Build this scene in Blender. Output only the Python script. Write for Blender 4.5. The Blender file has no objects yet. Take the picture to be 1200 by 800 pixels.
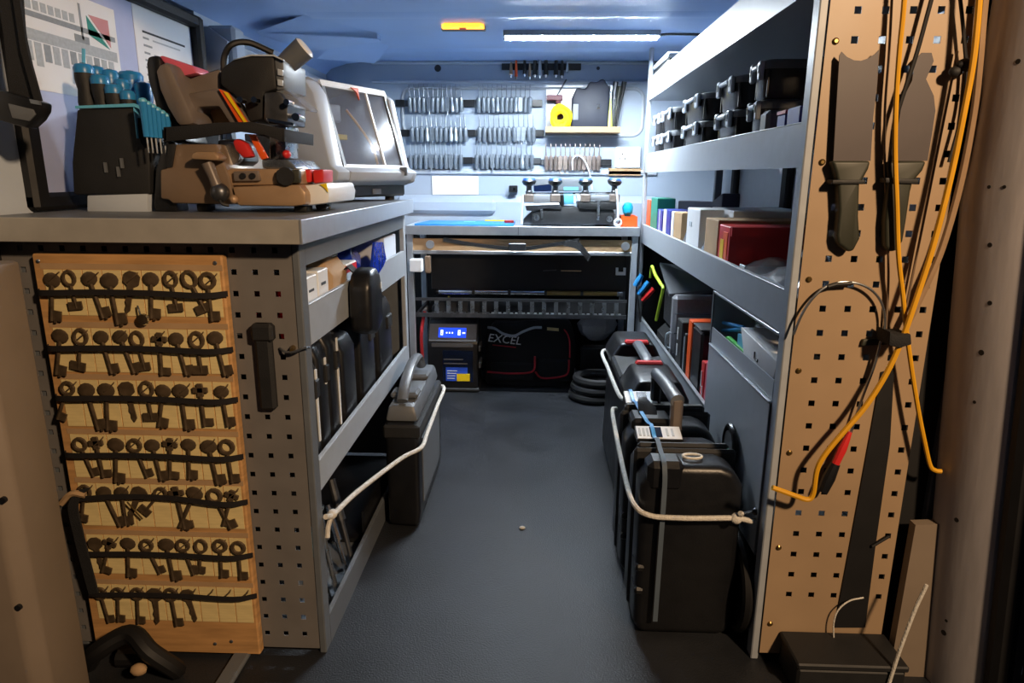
import bpy, bmesh, math, random
from math import pi, sin, cos, radians
from mathutils import Vector, Matrix, noise
random.seed(7)
SC = bpy.context.scene
COL = SC.collection

# ------------------------------------------------------------------ camera
F = 788.0
CAM = Vector((0.0, 0.0, 0.98))
_y = Vector((30 / F, 194 / F, -1)).normalized()
_z = Vector((20 / F, 3200 / F, 1)).normalized()
_z = (_z - _y * _y.dot(_z)).normalized()
_x = _y.cross(_z)
ROT = Matrix((_x, _y, _z))                       # camera axes -> world axes (van: +Y towards the bulkhead, floor at z = 0)
cam_data = bpy.data.cameras.new('camera')
cam_data.sensor_width = 36
cam_data.lens = F / 1200 * 36
cam_data.clip_start = 0.02
cam = bpy.data.objects.new('camera', cam_data)
COL.objects.link(cam)
cam.matrix_world = Matrix.Translation(CAM) @ ROT.to_4x4()
SC.camera = cam

# ------------------------------------------------------------------ world, lamps outside the van, exposure
world = bpy.data.worlds.new('night')
SC.world = world
world.use_nodes = True
bg = world.node_tree.nodes['Background']
bg.inputs[0].default_value = (0.30, 0.36, 0.50, 1)
bg.inputs[1].default_value = 0.03


def area(name, loc, target, size, power, color):
    l = bpy.data.lights.new(name, 'AREA')
    l.size = size
    l.energy = power
    l.color = color
    o = bpy.data.objects.new(name, l)
    COL.objects.link(o)
    o.location = loc
    d = Vector(target) - Vector(loc)
    o.rotation_euler = d.to_track_quat('-Z', 'Y').to_euler()
    return o


area('street_lamp', (1.2, -0.6, 1.9), (0.0, 1.2, 0.5), 0.14, 66, (1.0, 0.69, 0.42))
vs = SC.view_settings
vs.view_transform = 'Standard'
vs.look = 'None'
vs.gamma = 1
vs.use_curve_mapping = False
vs.exposure = 0.0


# ------------------------------------------------------------------ a pixel of the 1200x800 frame onto a plane of the van
def ray(u, v):
    return ROT @ Vector(((u - 600) / F, -(v - 400) / F, -1))


def PY(u, v, Y):
    r = ray(u, v)
    return CAM + r * (Y / r.y)


def PX(u, v, X):
    r = ray(u, v)
    return CAM + r * (X / r.x)


def PZ(u, v, Z):
    r = ray(u, v)
    return CAM + r * ((Z - CAM.z) / r.z)


# ------------------------------------------------------------------ materials
def lin(h):
    h = h.lstrip('#')
    o = []
    for i in (0, 2, 4):
        c = int(h[i:i + 2], 16) / 255
        o.append(c / 12.92 if c <= 0.04045 else ((c + 0.055) / 1.055) ** 2.4)
    return o


MATS = {}


def mat(name, col, rough=0.5, metal=0.0, var=0.12, scale=14, bump=0.0, bscale=60, emit=0, alpha=1.0, trans=0.0, spec=0.5, coat=0.0, stretch=None):
    m = bpy.data.materials.new(name)
    m.use_nodes = True
    nt = m.node_tree
    b = nt.nodes['Principled BSDF']
    c = lin(col) if isinstance(col, str) else col
    b.inputs['Roughness'].default_value = rough
    b.inputs['Metallic'].default_value = metal
    b.inputs['Specular IOR Level'].default_value = spec
    b.inputs['Coat Weight'].default_value = coat
    b.inputs['Alpha'].default_value = alpha
    b.inputs['Transmission Weight'].default_value = trans
    tc = nt.nodes.new('ShaderNodeTexCoord')
    mp = nt.nodes.new('ShaderNodeMapping')
    nt.links.new(tc.outputs['Object'], mp.inputs['Vector'])
    if stretch:
        mp.inputs['Scale'].default_value = stretch
    if var > 0:
        n = nt.nodes.new('ShaderNodeTexNoise')
        n.inputs['Scale'].default_value = scale
        n.inputs['Detail'].default_value = 6
        nt.links.new(mp.outputs['Vector'], n.inputs['Vector'])
        r = nt.nodes.new('ShaderNodeValToRGB')
        r.color_ramp.elements[0].position = 0.3
        r.color_ramp.elements[1].position = 0.7
        r.color_ramp.elements[0].color = [x * (1 - var) for x in c] + [1]
        r.color_ramp.elements[1].color = [min(1, x * (1 + var)) for x in c] + [1]
        nt.links.new(n.outputs['Fac'], r.inputs['Fac'])
        nt.links.new(r.outputs['Color'], b.inputs['Base Color'])
        mr = nt.nodes.new('ShaderNodeMapRange')
        mr.inputs[3].default_value = max(0.02, rough - 0.08)
        mr.inputs[4].default_value = min(1, rough + 0.08)
        nt.links.new(n.outputs['Fac'], mr.inputs[0])
        nt.links.new(mr.outputs[0], b.inputs['Roughness'])
    else:
        b.inputs['Base Color'].default_value = c + [1]
    if bump > 0:
        n2 = nt.nodes.new('ShaderNodeTexNoise')
        n2.inputs['Scale'].default_value = bscale
        n2.inputs['Detail'].default_value = 3
        nt.links.new(mp.outputs['Vector'], n2.inputs['Vector'])
        bp = nt.nodes.new('ShaderNodeBump')
        bp.inputs['Strength'].default_value = bump
        bp.inputs['Distance'].default_value = 0.01
        nt.links.new(n2.outputs['Fac'], bp.inputs['Height'])
        nt.links.new(bp.outputs['Normal'], b.inputs['Normal'])
    if emit:
        b.inputs['Emission Color'].default_value = c + [1]
        b.inputs['Emission Strength'].default_value = emit
    MATS[name] = m
    return m


M = MATS
mat('roof_paint', '#9dbae6', 0.42, var=0.06, scale=5, bump=0.05, bscale=7)  # blue of the flare over the roof is mixed into this colour
mat('van_white', '#c3cedb', 0.38, var=0.05, scale=4)
mat('bulkhead_paint', '#96a3b3', 0.4, var=0.05, scale=4)
mat('wall_paint', '#aab4c0', 0.45, var=0.07, scale=5)
mat('floor_rubber', '#212327', 0.5, var=0.30, spec=0.35, scale=7, bump=0.22, bscale=260)
mat('lining_black', '#0b0b0d', 0.8, var=0.2)
mat('pillar_beige', '#7d7062', 0.5, var=0.08, scale=8, bump=0.05, bscale=20)
mat('pillar_grey', '#aaa6a8', 0.38, var=0.12, scale=11, bump=0.05, bscale=20, stretch=(3, 3, 0.5))
mat('rubber_black', '#0d0d0f', 0.6, var=0.15)
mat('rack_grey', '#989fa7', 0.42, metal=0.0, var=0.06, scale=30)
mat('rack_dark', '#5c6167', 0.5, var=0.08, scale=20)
mat('panel_grey', '#6d6a68', 0.5, var=0.10, scale=12)
mat('panel_tan', '#9c8468', 0.45, var=0.08, scale=6)  # grey coat of the left panel with the lamp's warm tone mixed in
mat('inside_dark', '#1d1f23', 0.8, var=0.15)
mat('worktop_laminate', '#6c7075', 0.45, var=0.12, scale=40)
mat('edge_trim', '#a9a69f', 0.38, var=0.07, scale=25, metal=0.25)
mat('aluminium', '#b9bec4', 0.32, metal=0.7, var=0.06, scale=30)
mat('steel', '#9aa0a6', 0.28, metal=0.9, var=0.12, scale=40)
mat('steel_dark', '#5b5d61', 0.38, metal=0.8, var=0.18, scale=40)
mat('chrome', '#d4d7da', 0.12, metal=1.0, var=0.05)
mat('brass', '#8f7647', 0.3, metal=0.9, var=0.1)
mat('plastic_black', '#141518', 0.36, var=0.15, scale=25, bump=0.05, bscale=300)
mat('plastic_matt', '#191a1c', 0.62, var=0.18, scale=25, bump=0.1, bscale=400)
mat('plastic_grey', '#5d6166', 0.42, var=0.08)
mat('plastic_lightgrey', '#aeb7c2', 0.38, var=0.04)
mat('plastic_white', '#dcdfe2', 0.4, var=0.04)
mat('plastic_blue', '#2a82c0', 0.35, var=0.10)
mat('plastic_lightblue', '#5fb4d6', 0.4, var=0.08)
mat('plastic_red', '#c52a2a', 0.38, var=0.08)
mat('plastic_orange', '#e2571c', 0.4, var=0.06)
mat('plastic_yellow', '#e3c416', 0.42, var=0.08)
mat('plastic_teal', '#157a62', 0.42, var=0.08)
mat('plastic_green', '#3fae45', 0.42, var=0.05)
mat('plastic_navy', '#2a3690', 0.4, var=0.08)
mat('plastic_pink', '#c85a70', 0.4, var=0.06)
mat('cloth_black', '#131417', 0.9, var=0.25, scale=60, bump=0.3, bscale=350)
mat('webbing', '#17181b', 0.85, var=0.2, scale=90, bump=0.3, bscale=500)
mat('cloth_red', '#b3202c', 0.7, var=0.12)
mat('rope_white', '#c9c6be', 0.8, var=0.14, scale=90, bump=0.3, bscale=260)
mat('paper', '#e8ecf0', 0.75, var=0.03, scale=8)
mat('paper_blue', '#c3cbd8', 0.7, var=0.03, scale=8)
mat('print_grey', '#8f989f', 0.75, var=0.1, scale=120)
mat('print_pale', '#aeb7be', 0.75, var=0.1, scale=120)
mat('print_dark', '#33383f', 0.75, var=0.1)
mat('print_teal', '#2f8f86', 0.75, var=0.05)
mat('print_pink', '#c98d92', 0.75, var=0.05)
mat('card', '#d8c48c', 0.75, var=0.12, scale=16)
mat('cardboard', '#a88a66', 0.8, var=0.10, scale=18)
mat('wood_board', '#b58a58', 0.6, var=0.22, scale=9, stretch=(1, 1, 9))
mat('key_metal', '#685845', 0.42, metal=0.55, var=0.35, scale=60)
mat('elastic_black', '#141012', 0.8, var=0.2, scale=80)
mat('olive', '#2d2f25', 0.5, var=0.12, scale=14)
mat('blade_grey', '#40393a', 0.5, metal=0.15, var=0.16, scale=12)
mat('cable_yellow', '#d29a1c', 0.42, var=0.08)
mat('copper_paint', '#7f6b58', 0.38, metal=0.25, var=0.08, scale=18)
mat('copper_light', '#a3876a', 0.35, metal=0.25, var=0.07, scale=18)
mat('taupe', '#6f655e', 0.38, metal=0.1, var=0.07)
mat('box_red', '#c8262c', 0.38, var=0.08)
mat('mat_blue', '#1f7cc2', 0.5, var=0.06)
mat('grip_blue', '#1f4ea0', 0.4, var=0.1)
mat('screen_off', '#0c1730', 0.2, var=0.0)
mat('screen_blue', '#2248e8', 0.3, var=0.0, emit=1.3)
mat('digit_white', '#dfe8ff', 0.3, var=0.0, emit=2.0)
mat('label_blue', '#2350c8', 0.5, var=0.05)
mat('label_white', '#d5dade', 0.55, var=0.04)
mat('lime', '#a9c832', 0.5, var=0.06)
mat('gloss_blue', '#1d3aa8', 0.15, var=0.2, scale=20, bump=0.6, bscale=30)
mat('pebble', '#b7b2a6', 0.8, var=0.1)


def glassy(name, tint, rough, fac):
    m = bpy.data.materials.new(name)
    m.use_nodes = True
    nt = m.node_tree
    out = nt.nodes['Material Output']
    nt.nodes.remove(nt.nodes['Principled BSDF'])
    t = nt.nodes.new('ShaderNodeBsdfTransparent')
    t.inputs[0].default_value = (*tint, 1)
    g = nt.nodes.new('ShaderNodeBsdfGlossy')
    g.inputs['Roughness'].default_value = rough
    d = nt.nodes.new('ShaderNodeBsdfDiffuse')
    d.inputs[0].default_value = (*[x * 0.8 for x in tint], 1)
    a = nt.nodes.new('ShaderNodeMixShader')
    a.inputs[0].default_value = 0.45
    nt.links.new(g.outputs[0], a.inputs[1])
    nt.links.new(d.outputs[0], a.inputs[2])
    x = nt.nodes.new('ShaderNodeMixShader')
    n = nt.nodes.new('ShaderNodeTexNoise')
    n.inputs['Scale'].default_value = 25
    mr = nt.nodes.new('ShaderNodeMapRange')
    mr.inputs[3].default_value = max(0, fac - 0.12)
    mr.inputs[4].default_value = fac + 0.12
    nt.links.new(n.outputs['Fac'], mr.inputs[0])
    nt.links.new(mr.outputs[0], x.inputs[0])
    nt.links.new(t.outputs[0], x.inputs[1])
    nt.links.new(a.outputs[0], x.inputs[2])
    nt.links.new(x.outputs[0], out.inputs[0])
    MATS[name] = m


glassy('clear_plastic', (0.86, 0.89, 0.93), 0.12, 0.36)
glassy('frosted_plastic', (0.70, 0.72, 0.80), 0.3, 0.62)
glassy('tinted_window', (0.86, 0.88, 0.92), 0.08, 0.14)


# ------------------------------------------------------------------ mesh building
BASE = {}           # world matrix of every thing that parents parts


class MB:
    def __init__(s):
        s.v = []
        s.f = []

    def add(s, vs_, fs, m=None):
        n = len(s.v)
        for p in vs_:
            p = Vector(p)
            s.v.append(m @ p if m else p)
        s.f += [[i + n for i in q] for q in fs]
        return s

    def box(s, x0, x1, y0, y1, z0, z1, ch=0.0, m=None):
        if x0 > x1: x0, x1 = x1, x0
        if y0 > y1: y0, y1 = y1, y0
        if z0 > z1: z0, z1 = z1, z0
        c = min(ch, 0.45 * min(x1 - x0, y1 - y0, z1 - z0))
        if c <= 0:
            P = [(x, y, z) for z in (z0, z1) for y in (y0, y1) for x in (x0, x1)]
            return s.add(P, [[0, 2, 3, 1], [4, 5, 7, 6], [0, 1, 5, 4], [2, 6, 7, 3], [0, 4, 6, 2], [1, 3, 7, 5]], m)
        P, idx = [], {}
        for i, x in enumerate((x0, x1)):
            for j, y in enumerate((y0, y1)):
                for k, z in enumerate((z0, z1)):
                    sx, sy, sz = (c if i == 0 else -c), (c if j == 0 else -c), (c if k == 0 else -c)
                    idx[i, j, k, 0] = len(P); P.append((x, y + sy, z + sz))
                    idx[i, j, k, 1] = len(P); P.append((x + sx, y, z + sz))
                    idx[i, j, k, 2] = len(P); P.append((x + sx, y + sy, z))
        fs = []
        for i in (0, 1):
            fs.append([idx[i, 0, 0, 0], idx[i, 1, 0, 0], idx[i, 1, 1, 0], idx[i, 0, 1, 0]])
            fs.append([idx[0, i, 0, 1], idx[1, i, 0, 1], idx[1, i, 1, 1], idx[0, i, 1, 1]])
            fs.append([idx[0, 0, i, 2], idx[1, 0, i, 2], idx[1, 1, i, 2], idx[0, 1, i, 2]])
        for a in (0, 1):
            for b in (0, 1):
                fs.append([idx[a, b, 0, 0], idx[a, b, 1, 0], idx[a, b, 1, 1], idx[a, b, 0, 1]])
                fs.append([idx[a, 0, b, 0], idx[a, 1, b, 0], idx[a, 1, b, 2], idx[a, 0, b, 2]])
                fs.append([idx[0, a, b, 1], idx[1, a, b, 1], idx[1, a, b, 2], idx[0, a, b, 2]])
        for i in (0, 1):
            for j in (0, 1):
                for k in (0, 1):
                    fs.append([idx[i, j, k, q] for q in range(3)])
        return s.add(P, fs, m)

    def tube(s, pts, r, n=8, closed=False, m=None, flat=1.0):
        P = [Vector(p) for p in pts]
        N = len(P)
        rs = r if isinstance(r, (list, tuple)) else [r] * N
        T = []
        for i in range(N):
            a = P[(i - 1) % N] if (closed or i > 0) else P[i]
            b = P[(i + 1) % N] if (closed or i < N - 1) else P[i]
            T.append((b - a).normalized())
        up = Vector((0, 0, 1)) if abs(T[0].z) < 0.9 else Vector((1, 0, 0))
        u = T[0].cross(up).normalized()
        V = []
        for i in range(N):
            u = (u - T[i] * T[i].dot(u))
            u = u.normalized() if u.length > 1e-6 else T[i].orthogonal().normalized()
            w = T[i].cross(u)
            for k in range(n):
                a = 2 * pi * k / n
                V.append(P[i] + (u * cos(a) + w * sin(a) * flat) * rs[i])
        fs = []
        for i in range(N if closed else N - 1):
            j = (i + 1) % N
            for k in range(n):
                q = (k + 1) % n
                fs.append([i * n + k, i * n + q, j * n + q, j * n + k])
        if not closed:
            fs.append(list(range(n - 1, -1, -1)))
            fs.append([(N - 1) * n + k for k in range(n)])
        return s.add(V, fs, m)

    def cyl(s, a, b, r0, r1=None, n=14, m=None):
        return s.tube([a, b], [r0, r0 if r1 is None else r1], n, m=m)

    def lathe(s, prof, n=16, m=None):
        V, fs = [], []
        for r, z in prof:
            for k in range(n):
                a = 2 * pi * k / n
                V.append((r * cos(a), r * sin(a), z))
        for i in range(len(prof) - 1):
            for k in range(n):
                q = (k + 1) % n
                fs.append([i * n + k, i * n + q, (i + 1) * n + q, (i + 1) * n + k])
        fs.append(list(range(n)))
        fs.append([(len(prof) - 1) * n + k for k in range(n)])
        return s.add(V, fs, m)

    def ring(s, c, R, r, axis='z', n=24, k=8, m=None, sq=1.0):
        pts = []
        for i in range(n):
            a = 2 * pi * i / n
            d = {'z': (cos(a), sin(a) * sq, 0), 'x': (0, cos(a), sin(a) * sq), 'y': (cos(a), 0, sin(a) * sq)}[axis]
            pts.append(Vector(c) + Vector(d) * R)
        return s.tube(pts, r, k, closed=True, m=m)

    def ball(s, c, r, n=12, k=8, m=None):
        rx, ry, rz = r if isinstance(r, (list, tuple)) else (r, r, r)
        V = [(c[0], c[1], c[2] - rz)]
        for i in range(1, k):
            t = pi * i / k - pi / 2
            for j in range(n):
                a = 2 * pi * j / n
                V.append((c[0] + rx * cos(t) * cos(a), c[1] + ry * cos(t) * sin(a), c[2] + rz * sin(t)))
        V.append((c[0], c[1], c[2] + rz))
        fs = []
        for j in range(n):
            fs.append([0, 1 + (j + 1) % n, 1 + j])
            fs.append([len(V) - 1, 1 + (k - 2) * n + j, 1 + (k - 2) * n + (j + 1) % n])
        for i in range(k - 2):
            for j in range(n):
                q = (j + 1) % n
                fs.append([1 + i * n + j, 1 + i * n + q, 1 + (i + 1) * n + q, 1 + (i + 1) * n + j])
        return s.add(V, fs, m)

    def prism(s, poly, off, m=None):
        """closed outline swept along a vector"""
        A = [Vector(p) for p in poly]
        B = [p + Vector(off) for p in A]
        n = len(A)
        fs = [list(range(n)), list(range(2 * n - 1, n - 1, -1))]
        for i in range(n):
            j = (i + 1) % n
            fs.append([i, i + n, j + n, j])
        return s.add(A + B, fs, m)

    def pY(s, px, Y0, Y1, zmin=None):
        """outline measured on the plane y = Y0, given real depth back to y = Y1"""
        P = [PY(u, v, Y0) for u, v in px]
        if zmin is not None:
            P = [Vector((p.x, p.y, max(p.z, zmin))) for p in P]
        return s.prism(P, (0, Y1 - Y0, 0))

    def pX(s, px, X0, X1):
        return s.prism([PX(u, v, X0) for u, v in px], (X1 - X0, 0, 0))

    def strip(s, pts, width, thick, side):
        """flat band along a polyline; side = width direction"""
        w = Vector(side).normalized() * width / 2
        P = [Vector(p) for p in pts]
        V, fs = [], []
        for i, p in enumerate(P):
            t = (P[min(i + 1, len(P) - 1)] - P[max(i - 1, 0)]).normalized()
            n = t.cross(w).normalized() * thick / 2
            V += [p - w - n, p + w - n, p + w + n, p - w + n]
        for i in range(len(P) - 1):
            a, b = 4 * i, 4 * i + 4
            for k in range(4):
                q = (k + 1) % 4
                fs.append([a + k, a + q, b + q, b + k])
        fs.append([0, 1, 2, 3])
        e = 4 * (len(P) - 1)
        fs.append([e + 3, e + 2, e + 1, e])
        return s.add(V, fs)

    def grid(s, xs, zs, hole, y0, y1):
        """plate in the xz plane with real holes"""
        V, fs, vi = [], [], {}

        def g(i, k, f):
            key = (i, k, f)
            if key not in vi:
                vi[key] = len(V)
                V.append((xs[i], y1 if f else y0, zs[k]))
            return vi[key]
        nx, nz = len(xs) - 1, len(zs) - 1
        solid = [[not hole(i, k) for k in range(nz)] for i in range(nx)]
        for i in range(nx):
            for k in range(nz):
                if not solid[i][k]:
                    continue
                fs.append([g(i, k, 0), g(i + 1, k, 0), g(i + 1, k + 1, 0), g(i, k + 1, 0)])
                fs.append([g(i, k, 1), g(i, k + 1, 1), g(i + 1, k + 1, 1), g(i + 1, k, 1)])
                for di, dk, a, b in ((-1, 0, (i, k), (i, k + 1)), (1, 0, (i + 1, k), (i + 1, k + 1)), (0, -1, (i, k), (i + 1, k)), (0, 1, (i, k + 1), (i + 1, k + 1))):
                    ii, kk = i + di, k + dk
                    if not (0 <= ii < nx and 0 <= kk < nz) or not solid[ii][kk]:
                        fs.append([g(*a, 0), g(*b, 0), g(*b, 1), g(*a, 1)])
        return s.add(V, fs)

    def build(s, name, material, parent=None, label=None, cat=None, group=None, kind=None, bevel=0.0, smooth=32, local=False, seg=2):
        me = bpy.data.meshes.new(name)
        V = [v.copy() for v in s.v]
        o = bpy.data.objects.new(name, me)
        if parent is None and kind != 'structure':
            lo = Vector([min(v[i] for v in V) for i in range(3)])
            hi = Vector([max(v[i] for v in V) for i in range(3)])
            base = Vector(((lo.x + hi.x) / 2, (lo.y + hi.y) / 2, lo.z))
            V = [v - base for v in V]
            o.location = base
            BASE[o] = Matrix.Translation(base)
        elif parent is not None:
            b = BASE.get(parent, Matrix.Identity(4))
            BASE[o] = b
            if not local:
                bi = b.inverted()
                V = [bi @ v for v in V]
            o.parent = parent
        me.from_pydata([tuple(v) for v in V], [], s.f)
        bm = bmesh.new()
        bm.from_mesh(me)
        bmesh.ops.recalc_face_normals(bm, faces=bm.faces)
        if bevel > 0:
            ed = [e for e in bm.edges if len(e.link_faces) == 2 and e.calc_face_angle(0) > 0.6]
            if ed:
                bmesh.ops.bevel(bm, geom=ed, offset=bevel, segments=seg, profile=0.5, affect='EDGES', clamp_overlap=True)
        for f in bm.faces:
            f.smooth = True
        bm.to_mesh(me)
        bm.free()
        me.set_sharp_from_angle(angle=radians(smooth))
        me.materials.append(M[material] if isinstance(material, str) else material)
        COL.objects.link(o)
        tag(o, label, cat, group, kind)
        return o


def tag(o, label=None, cat=None, group=None, kind=None):
    if label: o['label'] = label
    if cat: o['category'] = cat
    if group: o['group'] = group
    if kind: o['kind'] = kind
    return o


def thing(name, label, cat, loc=(0, 0, 0), rotz=0.0, group=None):
    o = bpy.data.objects.new(name, None)
    o.empty_display_size = 0.05
    COL.objects.link(o)
    o.location = loc
    o.rotation_euler = (0, 0, rotz)
    BASE[o] = Matrix.Translation(Vector(loc)) @ Matrix.Rotation(rotz, 4, 'Z')
    return tag(o, label, cat, group)


def copy_tree(o, parent=None):
    c = o.copy()
    COL.objects.link(c)
    if parent:
        c.parent = parent
    for ch in list(o.children):
        copy_tree(ch, c)
    return c


def one(*a, **k):
    return MB().box(*a, **k)


def spline(pts, n=8):
    P = [Vector(p) for p in pts]
    P = [P[0] * 2 - P[1]] + P + [P[-1] * 2 - P[-2]]
    out = []
    for i in range(1, len(P) - 2):
        for k in range(n):
            t = k / n
            a, b, c, d = P[i - 1], P[i], P[i + 1], P[i + 2]
            out.append(0.5 * ((2 * b) + (c - a) * t + (2 * a - 5 * b + 4 * c - d) * t * t + (3 * b - a - 3 * c + d) * t ** 3))
    out.append(P[-2])
    return out


def text_mb(body, size, m, depth=0.0006, shear=0.0):
    cu = bpy.data.curves.new('t', 'FONT')
    cu.body = body
    cu.size = size
    cu.extrude = depth
    cu.shear = shear
    cu.align_x = 'CENTER'
    cu.align_y = 'CENTER'
    cu.resolution_u = 3
    o = bpy.data.objects.new('t', cu)
    COL.objects.link(o)
    dg = bpy.context.evaluated_depsgraph_get()
    me = bpy.data.meshes.new_from_object(o.evaluated_get(dg))
    b = MB()
    b.add([v.co.copy() for v in me.vertices], [list(p.vertices) for p in me.polygons], m)
    bpy.data.objects.remove(o)
    bpy.data.curves.remove(cu)
    bpy.data.meshes.remove(me)
    return b


def rot_yz(loc, face='-y', tilt=0.0, rz=0.0):
    """text frame: letters lie in local xy; stand them up so they face -y (then spin by rz)"""
    return Matrix.Translation(Vector(loc)) @ Matrix.Rotation(rz, 4, 'Z') @ Matrix.Rotation(pi / 2 + tilt, 4, 'X')


# ================================================================== the van's shell
YB = 3.40           # bulkhead
ZC = 1.505           # roof
one(-1.1, 1.0, 0.75, YB + 0.02, -0.03, 0.0).build('floor', 'floor_rubber', kind='structure')
ceil = one(-0.80, 0.80, 1.15, YB + 0.05, ZC, ZC + 0.03).build('ceiling', 'roof_paint', kind='structure')
for i, y in enumerate((2.46, 3.12)):
    MB().prism([(-0.78, y - 0.05, ZC), (-0.78, y - 0.018, ZC - 0.006), (-0.78, y + 0.018, ZC - 0.006), (-0.78, y + 0.05, ZC)], (1.56, 0, 0)).build('roof_rib', 'roof_paint', ceil, kind='structure')
# the curved sides of the roof
for sx, nm in ((-1, 'left'), (1, 'right')):
    pr = [(sx * 0.80, ZC), (sx * 0.92, ZC - 0.012), (sx * 0.995, ZC - 0.035), (sx * 1.02, ZC - 0.06), (sx * 1.05, ZC - 0.06), (sx * 1.05, ZC + 0.03), (sx * 0.80, ZC + 0.03)]
    if sx > 0:
        pr = [(0.80, ZC), (0.83, ZC - 0.05), (0.86, ZC - 0.18), (0.90, ZC - 0.18), (0.90, ZC + 0.03), (0.80, ZC + 0.03)]
    MB().prism([(x, 1.15, z) for x, z in pr], (0, 2.3, 0)).build('trim_' + nm, 'roof_paint', kind='structure')
# left side wall with the window opening (y 1.35..2.12, z 0.92..1.42)
WX = -1.02
wl = MB()
wl.box(WX - 0.02, WX, 0.95, YB + 0.02, 0, 0.92)
wl.box(WX - 0.02, WX, 0.95, 1.36, 0.92, ZC - 0.06)
wl.box(WX - 0.02, WX, 2.12, YB + 0.02, 0.92, ZC - 0.06)
wall_l = wl.build('wall_left', 'van_white', kind='structure')
# beam under the roof, cross brackets and pressed swage of the left wall
cr = MB().prism([(-1.02, 2.16, 1.28), (-0.955, 2.16, 1.30), (-0.945, 2.16, 1.37), (-1.0, 2.16, 1.41), (-1.02, 2.16, 1.41)], (0, 1.24, 0)).build('roof_side_beam', 'wall_paint', wall_l, kind='structure')
one(-1.02, -0.93, 2.18, 2.26, 1.27, 1.42, ch=0.01).build('beam_bracket', 'wall_paint', wall_l, kind='structure')
MB().tube(spline([(-1.0, 2.24, 1.06), (-1.0, 2.24, 1.22), (-0.99, 2.30, 1.27), (-0.99, 2.6, 1.25), (-0.985, 3.0, 1.235)], 6), 0.022, 8).build('wall_swage', 'rack_dark', wall_l, kind='structure')
MB().prism([(-0.80, 2.45, ZC), (-0.62, 2.75, ZC), (-0.62, 2.75, ZC - 0.02), (-0.90, 2.75, ZC - 0.055), (-0.97, 2.45, ZC - 0.055)], (0, 0.06, 0)).build('roof_bracket', 'roof_paint', ceil, kind='structure')
MB().prism([(-0.74, 2.75, ZC - 0.005), (-0.64, 3.0, ZC - 0.005), (-0.74, 3.2, ZC - 0.04), (-0.92, 2.95, ZC - 0.06)], (0.02, 0, 0.012)).build('roof_bracket', 'roof_paint', ceil, kind='structure')
# window: black rubber frame round a dark pane
wf = MB()
fy0, fy1, fz0, fz1 = 1.335, 2.135, 0.905, 1.43
for b in ((fy0, fy0 + 0.045, fz0, fz1), (fy1 - 0.04, fy1, fz0, fz1)):
    wf.box(WX - 0.012, WX + 0.022, b[0], b[1], b[2], b[3], ch=0.008)
wf.box(WX - 0.012, WX + 0.021, fy0, fy1, fz0, fz0 + 0.035, ch=0.008)
wf.box(WX - 0.012, WX + 0.021, fy0, fy1, fz1 - 0.035, fz1, ch=0.008)
win = wf.build('window_1', 'rubber_black', kind='structure')
one(WX - 0.012, WX - 0.004, fy0 + 0.03, fy1 - 0.03, fz0 + 0.02, fz1 - 0.02).build('pane', mat('pane_backing', '#a7b2da', 0.5, var=0.04), win, kind='structure')
# right side wall, behind the rack
wr = one(0.86, 0.88, 1.22, YB + 0.02, 0, ZC - 0.17).build('wall_right', 'rack_grey', kind='structure')
for y, w in ((1.75, 0.05), (2.38, 0.06), (3.0, 0.05)):
    one(0.835, 0.86, y - w / 2, y + w / 2, 0.0, 1.35, ch=0.008).build('wall_post', 'inside_dark', wr, kind='structure')
# bulkhead
wb = one(-1.06, 0.90, YB, YB + 0.03, 0, ZC + 0.02).build('wall_back', 'bulkhead_paint', kind='structure')


def rrect(x0, x1, z0, z1, r, n=6):
    out = []
    for cx, cz, a0 in ((x1 - r, z1 - r, 0), (x0 + r, z1 - r, 90), (x0 + r, z0 + r, 180), (x1 - r, z0 + r, 270)):
        for k in range(n + 1):
            a = radians(a0 + 90 * k / n)
            out.append((cx + r * cos(a), cz + r * sin(a)))
    return out


a0, a1 = PY(471, 103, YB), PY(752, 163, YB)
MB().tube([(x, YB, z) for x, z in rrect(a0.x, a1.x, 1.17, 1.385, 0.05)], 0.008, 8, closed=True).build('pressed_ridge', 'rack_grey', wb, kind='structure')
one(-0.80, 0.62, YB - 0.010, YB + 0.01, 1.405, 1.42, ch=0.004).build('pressed_ridge', 'wall_paint', wb, kind='structure')
one(-0.80, 0.62, YB - 0.012, YB + 0.01, ZC - 0.014, ZC - 0.001, ch=0.004).build('bulkhead_header', 'wall_paint', wb, kind='structure')
one(-0.74, 0.58, YB - 0.014, YB + 0.01, 0.985, 1.01, ch=0.005).build('pressed_ridge', 'wall_paint', wb, kind='structure')
one(-0.70, 0.60, YB - 0.09, YB + 0.01, 0.70, 0.885, ch=0.03).build('bulkhead_step', 'bulkhead_paint', wb, kind='structure')
one(-0.62, -0.20, YB - 0.115, YB - 0.08, 0.80, 0.87, ch=0.02).build('bulkhead_step', 'bulkhead_paint', wb, kind='structure')
for u, v in ((513, 80), (701, 80)):
    p = PY(u, v, YB)
    MB().cyl((p.x, YB - 0.002, p.z), (p.x, YB + 0.01, p.z), 0.016 if u < 600 else 0.008, n=14).build('access_hole', 'inside_dark', wb, kind='structure')
one(-1.0, 0.80, YB - 0.012, YB + 0.005, 0.0, 0.72).build('trim_1', 'lining_black', kind='structure')  # black sheet added to keep the bulkhead dark under the bench
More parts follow.
